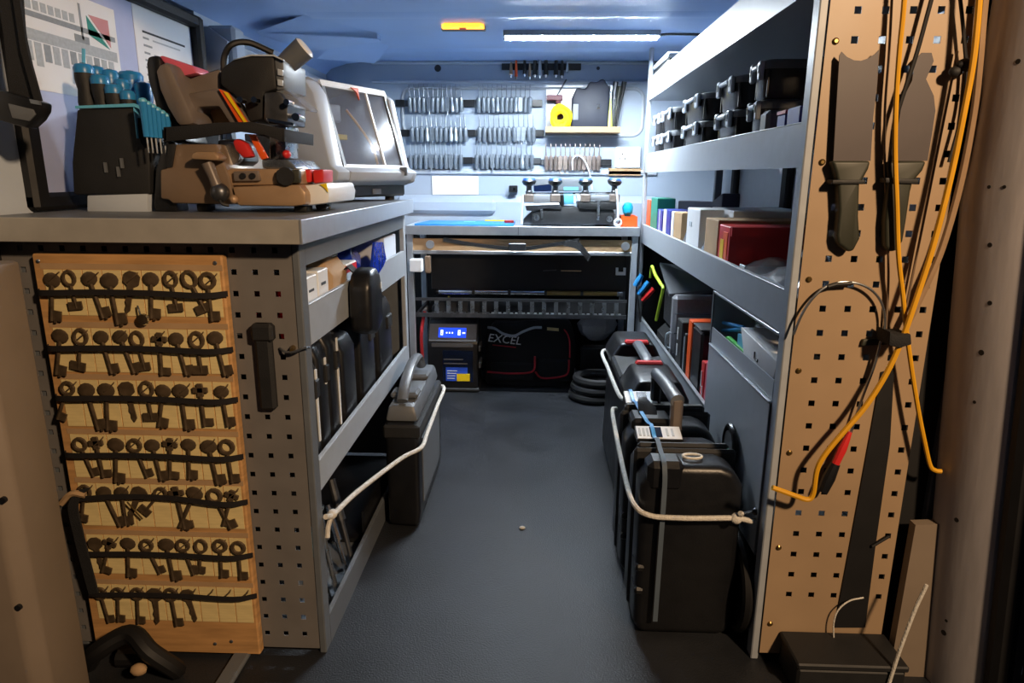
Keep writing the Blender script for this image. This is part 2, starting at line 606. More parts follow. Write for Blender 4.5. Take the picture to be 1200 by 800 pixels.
# rear pillars beside the doors
lp = MB().prism([(-1.02, 0.88, -0.25), (-0.795, 0.88, -0.25), (-0.775, 0.90, -0.25), (-0.79, 1.0, -0.25), (-1.02, 1.0, -0.25)], (0, 0, 1.10)).build('trim_3', 'pillar_beige', kind='structure', bevel=0.006)
for u, v in ((0, 586), (18, 712)):
    p = PY(u, v, 0.88)
    MB().cyl((p.x + 0.004, 0.879, p.z), (p.x + 0.004, 0.884, p.z), 0.005, n=10).build('pillar_hole', 'rubber_black', lp, kind='structure')
PIL = [(0.727, 1.20), (0.731, 1.17), (0.752, 1.12), (0.772, 1.098), (0.785, 1.095), (0.92, 1.11), (0.92, 1.215), (0.730, 1.215)]


def lean(z):
    return max(0.0, 0.95 - z) * 0.075           # the pillar leans out towards the sill


pil = MB()
LV = [-0.25, 0.05, 0.35, 0.65, 0.95, 1.5]
PV = [(x + (lean(z) if x < 0.9 else 0), y, z) for z in LV for x, y in PIL]
PN = len(PIL)
PF = [list(range(PN)), [(len(LV) - 1) * PN + k for k in range(PN)]]
for i in range(len(LV) - 1):
    for k in range(PN):
        q = (k + 1) % PN
        PF.append([i * PN + k, i * PN + q, (i + 1) * PN + q, (i + 1) * PN + k])
rp = pil.add(PV, PF).build('trim_4', 'pillar_grey', kind='structure')
for u, v, r in ((1193, 72, 0.004), (1159, 219, 0.003), (1177, 219, 0.003), (1160, 287, 0.004), (1160, 355, 0.004), (1150, 413, 0.005), (1142, 471, 0.003), (1121, 609, 0.0045), (1109, 727, 0.003), (1106, 741, 0.0055)):
    d = ray(u, v)
    off, best = 0.0, None
    for it in range(4):
        best = None
        for a, b in zip(PIL[:5], PIL[1:6]):
            ax, bx = a[0] + off, b[0] + off
            ex, ey = bx - ax, b[1] - a[1]
            den = d.x * ey - d.y * ex
            if abs(den) < 1e-9:
                continue
            k = (ax * ey - a[1] * ex) / den
            t_ = (d.y * k - a[1]) / ey if abs(ey) > abs(ex) else (d.x * k - ax) / ex
            if k > 0 and -0.02 <= t_ <= 1.02 and (best is None or k < best[0]):
                best = (k, Vector((-ey, ex, 0)).normalized())
        if best is None:
            break
        off = lean(CAM.z + d.z * best[0])
    if best is None:
        continue
    q, nn = CAM + d * best[0], best[1]
    if nn.dot(d) > 0: nn = -nn
    MB().cyl(q - nn * 0.003, q + nn * 0.0006, r, n=10).build('pillar_hole', 'rubber_black', rp, kind='structure')
MB().tube([(0.795 + lean(z), 1.085, z) for z in LV], 0.022, 10).build('door_seal', 'rubber_black', rp, kind='structure')
one(0.70, 0.86, 1.24, 1.265, 0.0, 1.5).build('trim_5', 'lining_black', kind='structure')
one(-1.04, -0.985, 1.0, 1.26, 0.0, 0.86).build('trim_6', 'lining_black', kind='structure')
dr = MB().prism([(0.81 + lean(-0.3), 0.99, -0.3), (1.35, 0.99, -0.3), (1.35, 0.99, 1.5), (0.81, 0.99, 1.5), (0.81, 0.99, 0.95)], (0, 0.06, 0)).build('door_1', 'lining_black', kind='structure')
one(0.90, 1.3, 0.975, 0.995, -0.3, 0.52, ch=0.02).build('door_panel', 'pillar_beige', dr, kind='structure')


# ================================================================== left rack and worktop
XL = -0.43
lr = thing('shelving_unit', 'grey steel shelving unit on the left under the worktop, holed end panel facing the camera', 'shelving', (-0.70, 1.70, 0))


def holed(x0, x1, z0, z1, xc, zc, h, y0, y1, keep=None):
    xs, zs, hx, hz = [x0], [z0], set(), set()
    for c in sorted(xc):
        hx.add(len(xs)); xs += [c - h / 2, c + h / 2]
    for c in sorted(zc):
        hz.add(len(zs)); zs += [c - h / 2, c + h / 2]
    xs.append(x1); zs.append(z1)
    return MB().grid(xs, zs, lambda i, k: i in hx and k in hz, y0, y1)


holed(-0.985, -0.444, 0.012, 0.861, [-0.4735 - 0.0395 * k for k in range(13)], [0.846 - 0.040 * n for n in range(21)], 0.0105, 1.2045, 1.2065).build('perforated_panel', 'panel_grey', lr)
for x in (XL, -0.975):
    for y in (1.205, 2.175):
        u = MB()
        if x == XL:
            u.box(x - 0.014, x, y, y + 0.035, 0.0, 0.861, ch=0.002)
        else:
            u.box(x, x + 0.03, y + 0.003, y + 0.035, 0.0, 0.861, ch=0.002)
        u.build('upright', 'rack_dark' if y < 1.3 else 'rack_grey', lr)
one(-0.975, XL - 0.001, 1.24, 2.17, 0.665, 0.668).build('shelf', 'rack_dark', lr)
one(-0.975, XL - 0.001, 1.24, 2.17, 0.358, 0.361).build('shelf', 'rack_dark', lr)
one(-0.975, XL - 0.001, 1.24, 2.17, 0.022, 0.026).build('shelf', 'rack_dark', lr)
for z0, z1, dx in ((0.662, 0.738, 0), (0.357, 0.420, 0), (0.0, 0.066, 0)):
    b = MB().box(XL - 0.003, XL, 1.24, 2.175, z0, z1)
    b.box(XL - 0.010, XL, 1.24, 2.175, z1, z1 + 0.003, ch=0.001)
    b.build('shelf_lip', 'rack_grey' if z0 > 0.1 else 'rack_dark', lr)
one(XL - 0.004, XL - 0.0005, 1.24, 2.175, 0.815, 0.861).build('top_rail', 'rack_dark', lr)
one(-0.978, -0.976, 1.24, 2.18, 0.02, 0.86).build('back_panel', 'inside_dark', lr)
one(-0.97, XL - 0.02, 2.208, 2.211, 0.02, 0.86).build('rear_panel', 'rack_dark', lr)
# worktop
wt = thing('worktop', 'long worktop with grey top and metal edge trim on the left shelving', 'worktop', (-0.70, 1.68, 0.862))
one(-1.005, -0.408, 1.158, 2.215, 0.8625, 0.9025).build('board', 'worktop_laminate', wt)
one(-1.005, -0.4055, 1.150, 1.158, 0.8625, 0.9045, ch=0.001).build('front_edge_trim', 'edge_trim', wt)
one(-0.408, -0.4025, 1.150, 2.215, 0.8625, 0.9045, ch=0.001).build('side_edge_trim', 'aluminium', wt)

# key display board --------------------------------------------------------
KY = 1.183                                      # face of the board
kb = thing('key_board', 'wooden key display board with yellowed cards, fixed on the holed panel at left', 'key board', (-0.735, 1.19, 0.01))
one(-0.912, -0.562, KY, 1.204, 0.008, 0.838, ch=0.003).build('backing_board', 'wood_board', kb)
row_top = [0.810, 0.702, 0.602, 0.492, 0.390, 0.278, 0.166]
row_bot = [0.726, 0.618, 0.509, 0.403, 0.299, 0.192, 0.086]
band_z = [0.769, 0.665, 0.568, 0.453, 0.362, 0.242, 0.150]
cx0, cpw = -0.894, 0.0363
card_me = None
for r in range(7):
    one(-0.898, -0.563, KY - 0.0006, KY, row_top[r] + 0.001, row_top[r] + 0.0115).build('label_strip', 'cardboard', kb)
    for c in range(9):
        x = cx0 + c * cpw
        z0, z1 = row_bot[r], row_top[r]
        ca = one(0.0012, cpw - 0.0012, -0.0012, 0, 0, 1).build('card', 'card', kb) if card_me is None else None
        if ca is None:
            ca = bpy.data.objects.new('card', card_me)
            ca.parent = kb
            COL.objects.link(ca)
        card_me = ca.data
        ca.data = card_me
        base = kb.location
        if r == 0 and c == 0:
            for vv in card_me.vertices:
                vv.co = Vector((0.0012 if vv.co.x + base.x < 0.01 else cpw - 0.0012, vv.co.y + base.y, vv.co.z + base.z))
        ca.location = (x - base.x, KY - base.y, z0 - base.z)
        ca.scale = (1, 1, z1 - z0)
for r in range(7):
    z = band_z[r]
    sag = 0.012 if r == 4 else 0.004
    pts = spline([(-0.905, KY - 0.003, z + 0.001), (-0.89, KY - 0.013, z), (-0.80, KY - 0.013, z + sag * 0.6), (-0.70, KY - 0.013, z + sag * 0.5), (-0.60, KY - 0.013, z - sag * 0.4), (-0.556, KY - 0.003, z + 0.003 - sag * 0.5)], 4)
    MB().strip(pts, 0.0105, 0.002, (0, 0, 1)).build('elastic_band', 'elastic_black', kb)
for x, z in ((-0.90, 0.825), (-0.575, 0.825), (-0.655, 0.033), (-0.62, 0.04)):
    MB().ball((x, KY - 0.001, z), (0.004, 0.002, 0.004), 8, 5).build('screw', 'steel', kb)

# keys on the board: five shapes, copied
def key_mesh(kind):
    b = MB()
    if kind == 0:       # round bow, lever key with a flag bit
        b.ring((0, 0, 0), 0.0095, 0.0030, axis='y', n=12, k=5)
        b.cyl((0, 0, -0.009), (0, 0, -0.056), 0.0026, n=6)
        b.box(0, 0.012, -0.0015, 0.0015, -0.055, -0.042)
    elif kind == 1:     # solid oval bow
        b.ball((0, 0, 0), (0.0125, 0.002, 0.0105), 10, 6)
        b.cyl((0, 0, -0.008), (0, 0, -0.060), 0.0028, n=6)
        b.box(-0.001, 0.014, -0.0015, 0.0015, -0.059, -0.044)
        b.box(0.004, 0.007, -0.0016, 0.0016, -0.062, -0.058)
    elif kind == 2:     # flat key, toothed blade
        b.prism([(-0.011, 0, -0.006), (-0.011, 0, 0.006), (-0.005, 0, 0.011), (0.005, 0, 0.011), (0.011, 0, 0.006), (0.011, 0, -0.006), (0.004, 0, -0.011), (0.004, 0, -0.046), (0, 0, -0.051), (-0.003, 0, -0.044), (-0.002, 0, -0.038), (-0.004, 0, -0.033), (-0.002, 0, -0.026), (-0.004, 0, -0.011)], (0, 0.0025, 0))
    elif kind == 3:     # short key, hooked ring
        b.ring((0, 0, 0), 0.0088, 0.0026, axis='y', n=12, k=5, sq=1.2)
        b.cyl((0, 0, -0.01), (0.001, 0, -0.046), 0.0024, n=6)
        b.box(-0.011, 0.010, -0.0015, 0.0015, -0.048, -0.036)
    else:               # cruciform bow
        b.box(-0.012, 0.012, -0.0018, 0.0018, -0.004, 0.005, ch=0.001)
        b.box(-0.005, 0.005, -0.0018, 0.0018, -0.010, 0.011, ch=0.001)
        b.cyl((0, 0, -0.009), (0, 0, -0.058), 0.0029, n=6)
        b.box(0.0, 0.015, -0.0015, 0.0015, -0.057, -0.045)
    return b


KD = [(('round-bowed', 'oval-bowed', 'flat-bladed', 'ring-bowed', 'cross-bowed')[k], key_mesh(k).build('key_shape', 'key_metal', kind='structure')) for k in range(5)]
key_data = [d.data for _, d in KD]
for _, d in KD:
    bpy.data.objects.remove(d)
for k, d in enumerate(key_data):
    d.name = 'key_' + str(k)
ORD = ['first', 'second', 'third', 'fourth', 'fifth', 'sixth', 'seventh', 'eighth', 'ninth']
RN = ['top', 'second', 'third', 'fourth', 'fifth', 'sixth', 'bottom']
rk = random.Random(3)
for r in range(7):
    for c in range(9):
        if (r == 6 and c >= 6):
            continue
        k = rk.choice([0, 1, 1, 2, 3, 4]) if r < 6 else rk.choice([0, 3, 0, 2])
        o = bpy.data.objects.new('key', key_data[k])
        COL.objects.link(o)
        o.location = (cx0 + (c + 0.5) * cpw + rk.uniform(-0.004, 0.004), KY - 0.0065, row_top[r] - 0.0155 + rk.uniform(-0.003, 0.002))
        o.rotation_euler = (0, rk.gauss(0, 0.17) if r != 4 else rk.gauss(0.1, 0.3), 0)
        s_ = rk.uniform(1.15, 1.38)
        o.scale = (s_, 1, s_)
        tag(o, f'dark {KD[k][0]} key hanging in the {RN[r]} row of the key board, {ORD[c]} from the left', 'key', 'keys on the wooden board')
for c in range(9):                                     # little cup hooks carrying the keys
    for r in range(7):
        if r == 6 or (c + r) % 2 == 0:
            x = cx0 + (c + 0.5) * cpw
            z = row_top[r] - 0.008
            MB().tube([(x + 0.012, KY, z + 0.004), (x + 0.013, KY - 0.008, z + 0.002), (x + 0.004, KY - 0.010, z - 0.006), (x - 0.004, KY - 0.009, z - 0.012)], 0.0013, 5).build('cup_hook', 'key_metal', kb)
# bright bits on the board
b = MB().ring((0, 0, 0), 0.0085, 0.002, 'y', 14, 6)
p = PY(168, 374, KY - 0.012)
lk = thing('small_padlock', 'small shiny round padlock hooked between first and second key rows', 'padlock', p)
MB().lathe([(0.0095, -0.0035), (0.011, 0), (0.0095, 0.0035)], 16, Matrix.Translation(p) @ Matrix.Rotation(pi / 2, 4, 'X')).build('body', 'chrome', lk)
MB().tube(spline([(p.x - 0.005, p.y, p.z + 0.009), (p.x - 0.006, p.y, p.z + 0.018), (p.x - 0.010, p.y + 0.004, p.z + 0.024)], 4), 0.0016, 6).build('shackle', 'steel', lk)
a, e = PY(149, 588, KY - 0.016), PY(167, 608, KY - 0.011)
MB().cyl(a, e, 0.0016, n=8).build('brass_pin', 'brass', label='thin bright brass pin slanting across fifth key row', cat='pin')
# dark strap hanging down the left edge of the board and the dark clump at its foot
MB().strip(spline([PY(100, 572, 1.17), PY(86, 590, 1.165), PY(92, 625, 1.165), PY(102, 665, 1.165), PY(110, 695, 1.17)], 5), 0.020, 0.004, (1, 0, 0.2)).build('loose_strap', 'webbing', label='loose dark strap hanging down the left edge of key board', cat='strap')
MB().tube(spline([PY(72, 590, 1.165), PY(84, 578, 1.165), PY(100, 580, 1.168)], 4), 0.006, 6).build('cord_end', 'cardboard', label='frayed tan cord end by left edge of fifth key row', cat='cord')
q = Vector((-0.79, 1.10, 0))
cl = thing('rubber_hose', 'bunched black rubber hose on the floor below key board', 'hose', q)
MB().tube(spline([q + Vector(d) for d in ((-0.10, 0.03, 0.02), (-0.06, 0.0, 0.07), (0.0, 0.02, 0.10), (0.05, 0.0, 0.075), (0.085, 0.02, 0.02), (0.02, 0.05, 0.02), (-0.05, 0.05, 0.02))], 6), 0.018, 10).build('coil', 'rubber_black', cl)
MB().ball(q + Vector((0.03, -0.012, 0.045)), (0.016, 0.012, 0.012), 10, 6).build('end_cap', 'cardboard', cl)
one(-0.62, -0.585, 0.95, 1.195, 0.0, 0.012, ch=0.004).build('sill_strip', 'rack_dark', label='dull grey metal strip on the floor before left rack', cat='strip')

# black oblong holder and brass hook on the panel
a, e = PY(296, 378, 1.195), PY(328, 480, 1.195)
bh = thing('magnet_holder', 'black oblong rubber holder stuck on the left holed panel', 'holder', ((a.x + e.x) / 2, 1.195, e.z))
MB().box(a.x + 0.002, e.x - 0.004, 1.186, 1.2043, e.z, a.z, ch=0.006).build('body', 'plastic_matt', bh)
one(a.x - 0.002, e.x + 0.002, 1.182, 1.2043, a.z - 0.035, a.z, ch=0.006).build('head', 'plastic_matt', bh)
p = PY(344, 410, 1.19)
hk = thing('brass_hook', 'small brass screw hook at the front corner of the left rack', 'hook', p)
MB().cyl(p + Vector((-0.006, 0.014, 0)), p + Vector((-0.002, -0.004, 0)), 0.006, 0.004, 10).build('screw', 'brass', hk)
MB().tube(spline([p + Vector(d) for d in ((-0.03, 0.012, 0.0), (-0.015, 0, -0.004), (0.004, -0.004, -0.002), (0.018, 0.0, 0.004), (0.026, 0.012, 0.002))], 5), 0.0024, 7).build('arm', 'steel', hk)

# ---------------------------------------------------------------- things on the left shelves
def small_box(nm, label, x0, x1, y0, y1, z0, z1, m, face=None, group=None, printed=True):
    t = thing(nm, label, 'box', ((x0 + x1) / 2, (y0 + y1) / 2, z0), group=group)
    one(x0, x1, y0, y1, z0, z1, ch=0.0015).build('carton', m, t)
    one(x0 + 0.002, x1 - 0.002, y0 + 0.002, y1 - 0.002, z1, z1 + 0.001).build('flap', m, t)
    if face:
        one(*face[:6]).build('end_face', face[6], t)
    return t


zs = 0.6685
t = small_box('carton_box', 'white carton with dark red side at the front of upper left shelf', -0.56, -0.4435, 1.262, 1.335, zs, 0.785, 'plastic_white')
one(-0.56, -0.4435, 1.2605, 1.262, zs, 0.785).build('red_side', 'box_red', t)
one(-0.4435, -0.443, 1.285, 1.315, 0.755, 0.760).build('print', 'print_dark', t)
t = small_box('carton_box', 'second white carton, behind the red-sided one on upper left shelf', -0.55, -0.4435, 1.345, 1.410, zs, 0.788, 'plastic_white')
one(-0.4435, -0.443, 1.362, 1.392, 0.757, 0.763).build('print', 'print_dark', t)
small_box('carton_box', 'low white carton lying deeper behind the second white carton', -0.72, -0.61, 1.34, 1.50, zs, 0.800, 'paper')
t = thing('paper_bag', 'crumpled brown paper parcel on the upper left shelf', 'parcel', (-0.52, 1.52, zs))
b = MB()
for i in range(7):
    pass
b.prism([(-0.58, 1.425, zs), (-0.445, 1.425, zs), (-0.440, 1.44, 0.765), (-0.47, 1.45, 0.800), (-0.56, 1.44, 0.805), (-0.59, 1.43, 0.77)], (0, 0.11, 0.004))
b.build('wrapping', 'cardboard', t, bevel=0.008)
one(-0.50, -0.45, 1.47, 1.51, 0.803, 0.806).build('tape', 'paper', t)
t = small_box('carton_box', 'white box with red band beside the brown parcel', -0.56, -0.4445, 1.555, 1.645, zs, 0.775, 'plastic_white')
one(-0.5605, -0.444, 1.5545, 1.6455, 0.755, 0.772).build('red_band', 'box_red', t)
# blue bag
t = thing('plastic_bag', 'glossy blue plastic bag hanging over the upper left shelf lip', 'bag', (-0.50, 1.79, zs))
b = MB()
rb = random.Random(5)
N, K = 14, 9
V, fs = [], []
for i in range(K):
    tt = i / (K - 1)
    for k in range(N):
        a = 2 * pi * k / N
        rr = (0.5 + 0.5 * sin(pi * (0.15 + 0.8 * tt))) * rb.uniform(0.82, 1.1)
        V.append((-0.545 + 0.085 * rr * cos(a) * (1 - 0.35 * tt), 1.80 + 0.13 * rr * sin(a) * (1 - 0.3 * tt), zs + 0.155 * tt))
for i in range(K - 1):
    for k in range(N):
        q = (k + 1) % N
        fs.append([i * N + k, i * N + q, (i + 1) * N + q, (i + 1) * N + k])
fs.append(list(range(N))); fs.append([(K - 1) * N + k for k in range(N)])
b.add(V, fs).build('sack', 'gloss_blue', t, smooth=50)
MB().prism([(-0.428, 1.71, 0.745), (-0.428, 1.78, 0.722), (-0.428, 1.84, 0.735), (-0.428, 1.88, 0.75), (-0.428, 1.85, 0.80), (-0.428, 1.75, 0.81)], (0.006, 0.0, 0.0)).build('flap', 'gloss_blue', t)
small_box('carton_box', 'pale carton at the far end of the upper left shelf', -0.56, -0.4445, 1.96, 2.12, zs, 0.800, 'paper_blue')

# upright black cases on the lower shelf
def slim_case(label, y0, w, zt, x_in=-0.80, seam=None, cat='tool case', latch=True):
    t = thing('slim_case', label, cat, (-0.6, y0 + w / 2, 0.3615), group='upright black cases on the lower left shelf')
    MB().prism([(-0.46 - 0.0, y0, 0.3615), (x_in, y0, 0.3615), (x_in, y0, zt), (-0.50, y0, zt), (-0.462, y0, zt - 0.01), (-0.448, y0, zt - 0.04), (-0.446, y0, 0.375)], (0, w, 0)).build('shell', 'plastic_black', t, bevel=min(0.012, w * 0.25), seg=3)
    if seam:
        one(-0.4475, -0.4445, y0 + w * seam[0], y0 + w * seam[0] + seam[3], seam[1], seam[2]).build('white_edge', 'label_white', t)
    if latch:
        MB().box(-0.452, -0.441, y0 + w * 0.55, y0 + w * 0.9, zt - 0.10, zt - 0.06, ch=0.003).build('latch', 'plastic_matt', t)
    MB().tube(spline([(-0.54, y0 + w / 2, zt - 0.008), (-0.535, y0 + w / 2, zt - 0.001), (-0.50, y0 + w / 2, zt - 0.001), (-0.485, y0 + w / 2, zt - 0.008)], 4), 0.006, 8).build('handle', 'plastic_matt', t)
    return t


slim_case('first upright black case, nearest the camera on lower left shelf, white edge strip', 1.245, 0.070, 0.635, seam=(0.72, 0.44, 0.595, 0.008))
slim_case('thin second upright black case with short white mark on its spine', 1.322, 0.062, 0.648, seam=(0.6, 0.545, 0.603, 0.007))
slim_case('third upright black case with long white edge strip on its spine', 1.392, 0.070, 0.655, seam=(0.8, 0.42, 0.625, 0.007))
slim_case('plain upright black case below the black pouch over the lip', 1.50, 0.105, 0.615, latch=False)
slim_case('broad upright black case, right of the pouch on lower left shelf', 1.66, 0.145, 0.645)
slim_case('farthest upright black case on lower left shelf, rounded top', 1.86, 0.17, 0.630)
# black pouch hooked over the shelf lip
t = thing('hanging_pouch', 'rounded black pouch hooked over the upper left shelf lip', 'pouch', (-0.41, 1.54, 0.615))
b = MB().prism([(XL + 0.0045, 1.485, 0.630), (XL + 0.0045, 1.49, 0.735), (XL + 0.0045, 1.515, 0.765), (XL + 0.0045, 1.565, 0.772), (XL + 0.0045, 1.60, 0.75), (XL + 0.0045, 1.615, 0.70), (XL + 0.0045, 1.61, 0.632), (XL + 0.0045, 1.55, 0.61)], (0.052, 0, 0))
b.build('body', 'plastic_black', t, bevel=0.014, seg=3)
MB().strip([(XL + 0.01, 1.545, 0.76), (XL - 0.005, 1.545, 0.775), (XL - 0.02, 1.545, 0.76), (XL - 0.022, 1.545, 0.70)], 0.04, 0.003, (0, 1, 0)).build('hook_strap', 'webbing', t)
one(XL + 0.0555, XL + 0.058, 1.59, 1.597, 0.715, 0.730).build('tag_mark', 'label_white', t)
# shiny tools in the bottom tray
zt_ = 0.0265
for i, (y, x, l, m, nm, lab) in enumerate((
        (1.28, -0.47, 0.20, 'chrome', 'spanner', 'bright chrome spanner standing nearest in the bottom left tray'),
        (1.34, -0.475, 0.17, 'plastic_lightblue', 'screwdriver', 'pale blue handled driver in the bottom left tray'),
        (1.40, -0.48, 0.22, 'steel', 'pry_bar', 'long steel bar leaning in the bottom left tray'),
        (1.46, -0.47, 0.16, 'chrome', 'spanner', 'short chrome spanner in the middle of bottom left tray'),
        (1.52, -0.475, 0.20, 'steel_dark', 'file', 'dark steel file leaning behind the spanners at bottom left'))):
    t = thing(nm, lab, 'tool', (x, y, zt_))
    a = Vector((x + 0.025, y - 0.03, zt_ + 0.01)); e = Vector((x - 0.03, y + 0.02, zt_ + l))
    d = (e - a).normalized()
    MB().cyl(a, e, 0.006, 0.006, 10).build('shank', m if m != 'plastic_lightblue' else 'chrome', t)
    MB().cyl(a + d * l * 0.55, e + d * 0.01, 0.011, 0.010, 10).build('grip' if m == 'plastic_lightblue' else 'head', m, t)
t = thing('tool_tray', 'low black tool tray in the bottom of the left rack', 'tray', (-0.56, 1.7, zt_))
MB().box(-0.70, -0.445, 1.60, 2.14, zt_, zt_ + 0.012).build('tray_base', 'plastic_black', t)
MB().box(-0.452, -0.445, 1.60, 2.14, zt_ + 0.012, zt_ + 0.09).build('tray_side', 'plastic_black', t)
MB().box(-0.70, -0.694, 1.60, 2.14, zt_ + 0.012, zt_ + 0.09).build('tray_side', 'plastic_black', t)
t = thing('steel_clamp', 'curved bright steel clamp lying on the tools at bottom left', 'clamp', (-0.50, 1.27, 0.21))
MB().tube(spline([(-0.47, 1.26, 0.265), (-0.452, 1.265, 0.285), (-0.452, 1.30, 0.29), (-0.47, 1.32, 0.275)], 5), 0.006, 8).build('jaw', 'chrome', t)
MB().cyl((-0.47, 1.32, 0.275), (-0.51, 1.41, 0.26), 0.008, n=8).build('handle', 'steel', t)
MB().box(-0.80, -0.56, 1.25, 1.58, zt_, 0.16, ch=0.01).build('tool_bag', 'cloth_black', label='low black cloth tool bag behind the bottom left tools', cat='bag')

# floor case on the left with a grey handle
t = thing('battery_case', 'tall black case with grey lid and handle on the floor, left side', 'case', (-0.39, 1.95, 0))
cx, cX, cy, cY = -0.412, -0.318, 1.725, 2.15
cz = 0.318
MB().prism([(cx, cy + 0.01, 0.004), (cX - 0.006, cy, 0.004), (cX, cy, 0.05), (cX, cy, cz - 0.03), (cX - 0.01, cy, cz), (cx, cy, cz)], (0, cY - cy, 0)).build('body', 'plastic_black', t, bevel=0.012, seg=3)
MB().box(cx - 0.004, cX + 0.004, cy - 0.004, cY + 0.004, cz - 0.045, cz - 0.005, ch=0.006).build('lid_rim', 'plastic_matt', t)
MB().prism([(cx, cy + 0.01, cz), (cX, cy + 0.01, cz), (cX - 0.012, cy + 0.02, cz + 0.045), (cx + 0.01, cy + 0.02, cz + 0.045)], (0, cY - cy - 0.04, 0.012)).build('lid', 'plastic_grey', t, bevel=0.01)
MB().tube(spline([(-0.365, cy + 0.03, cz + 0.055), (-0.365, cy + 0.07, cz + 0.085), (-0.365, cy + 0.16, cz + 0.115), (-0.365, cy + 0.28, cz + 0.115), (-0.365, cy + 0.34, cz + 0.07)], 5), 0.016, 10, flat=0.7).build('handle', 'plastic_grey', t)
for y in (cy + 0.06, cy + 0.24):
    MB().box(-0.405, -0.328, y, y + 0.06, cz + 0.05, cz + 0.068, ch=0.006).build('latch', 'plastic_grey', t)
one(cX - 0.001, cX + 0.003, cy + 0.05, cY - 0.05, 0.06, cz - 0.06, ch=0.0015).build('side_plate', 'rack_dark', t)
# the white cord that holds it
pts = [(-0.4235, 1.236, 0.30), (-0.418, 1.27, 0.288), (-0.40, 1.40, 0.277), (-0.345, 1.62, 0.262), (-0.308, 1.712, 0.255), (-0.306, 1.80, 0.262), (-0.305, 2.0, 0.276), (-0.306, 2.155, 0.287), (-0.36, 2.165, 0.285), (-0.415, 2.168, 0.285)]
t = thing('cord', 'white cord tied from the left rack round the black case', 'cord', (-0.40, 1.5, 0.26))
MB().tube(spline(pts, 6), 0.0058, 8).build('cord_run', 'rope_white', t)
MB().ball((-0.420, 1.268, 0.289), (0.011, 0.014, 0.010), 10, 6).build('knot', 'rope_white', t)
MB().tube(spline([(-0.420, 1.268, 0.289), (-0.424, 1.25, 0.27), (-0.424, 1.24, 0.25)], 3), 0.005, 7).build('loose_end', 'rope_white', t)
MB().ball((-0.029, 1.737, 0.005), (0.009, 0.006, 0.005), 8, 5).build('pebble', 'pebble', label='tiny pale crumb lying mid aisle on the black floor', cat='crumb')


# ================================================================== papers on the side window, belt
def on_win(u, v, x=WX - 0.002):
    return PX(u, v, x)


PXW = WX - 0.0025
ptl = PX(28, -30, PXW)
t = thing('wall_chart', 'large pale printed chart with grey tables stuck on the side window', 'poster', (PXW, 1.53, 1.14))
y0, y1, z0, z1 = 1.365, 1.72, 1.145, 1.36
one(PXW - 0.001, PXW, y0, y1, z0, z1).build('sheet', 'paper', t)


def flat(yy0, yy1, zz0, zz1, m, par, nm='print', lift=0.0006):
    one(PXW, PXW + lift, yy0, yy1, zz0, zz1).build(nm, m, par)


flat(1.372, 1.71, 1.240, 1.262, 'print_pale', t)
flat(1.372, 1.71, 1.285, 1.296, 'print_grey', t)
rc = random.Random(11)
for i in range(12):
    y = 1.375 + i * 0.027
    flat(y, y + 0.02, 1.215 - rc.uniform(0, 0.025), 1.238, 'print_pale' if i % 3 else 'print_grey', t)
for i in range(9):
    y = 1.375 + i * 0.022
    flat(y, y + 0.016, 1.300, 1.318, 'print_pale', t)
flat(1.585, 1.592, 1.27, 1.345, 'print_grey', t)
MB().prism([(PXW, 1.61, 1.285), (PXW, 1.685, 1.265), (PXW, 1.61, 1.325)], (0.0006, 0, 0)).build('print_triangle', 'print_teal', t)
MB().prism([(PXW, 1.69, 1.27), (PXW, 1.69, 1.33), (PXW, 1.618, 1.328)], (0.0006, 0, 0)).build('print_triangle', 'print_pink', t)
flat(1.56, 1.61, 1.262, 1.278, 'print_grey', t)
t = thing('document_sheet', 'white typed sheet with one dark line, beside the big window chart', 'paper', (PXW, 1.93, 1.16))
one(PXW - 0.001, PXW, 1.80, 2.085, 1.12, 1.395).build('sheet', 'paper', t)
flat(1.835, 2.05, 1.333, 1.338, 'print_dark', t, 'rule_line')
for i in range(7):
    z = 1.318 - i * 0.018
    flat(1.835, 1.86 + rc.uniform(0, 0.02), z, z + 0.005, 'print_grey', t, 'text_line')
    if i % 2 == 0:
        flat(1.88, 1.98 + rc.uniform(0, 0.05), z, z + 0.004, 'print_pale', t, 'text_line')
# belt
BY = 1.20
t = thing('seat_belt', 'black webbing belt with buckle hanging at the upper left corner', 'belt', PY(25, 140, BY))
MB().prism([PY(*q, BY) for q in ((-12, -60), (22, -60), (29, 40), (47, 122), (12, 118), (4, 40))], (0.0, 0.004, 0)).build('strap', 'webbing', t)
MB().prism([PY(*q, BY - 0.012) for q in ((6, -60), (14, -60), (32, 60), (48, 118), (40, 118), (24, 60))], (0.0, 0.005, 0)).build('strap_fold', 'webbing', t)
MB().prism([PY(*q, BY - 0.02) for q in ((-20, 104), (2, 106), (48, 120), (47, 130), (41, 140), (30, 150), (2, 142), (-20, 135))], (0, 0.03, 0)).build('buckle', 'plastic_black', t, bevel=0.004)
MB().prism([PY(*q, BY - 0.023) for q in ((9, 121), (38, 128), (41, 134), (34, 142), (14, 138))], (0, 0.004, 0)).build('buckle_plate', 'plastic_grey', t, bevel=0.001)
MB().prism([PY(*q, BY - 0.022) for q in ((34, 116), (46, 118), (47, 123), (36, 121))], (0, 0.004, 0)).build('tongue', 'steel', t)

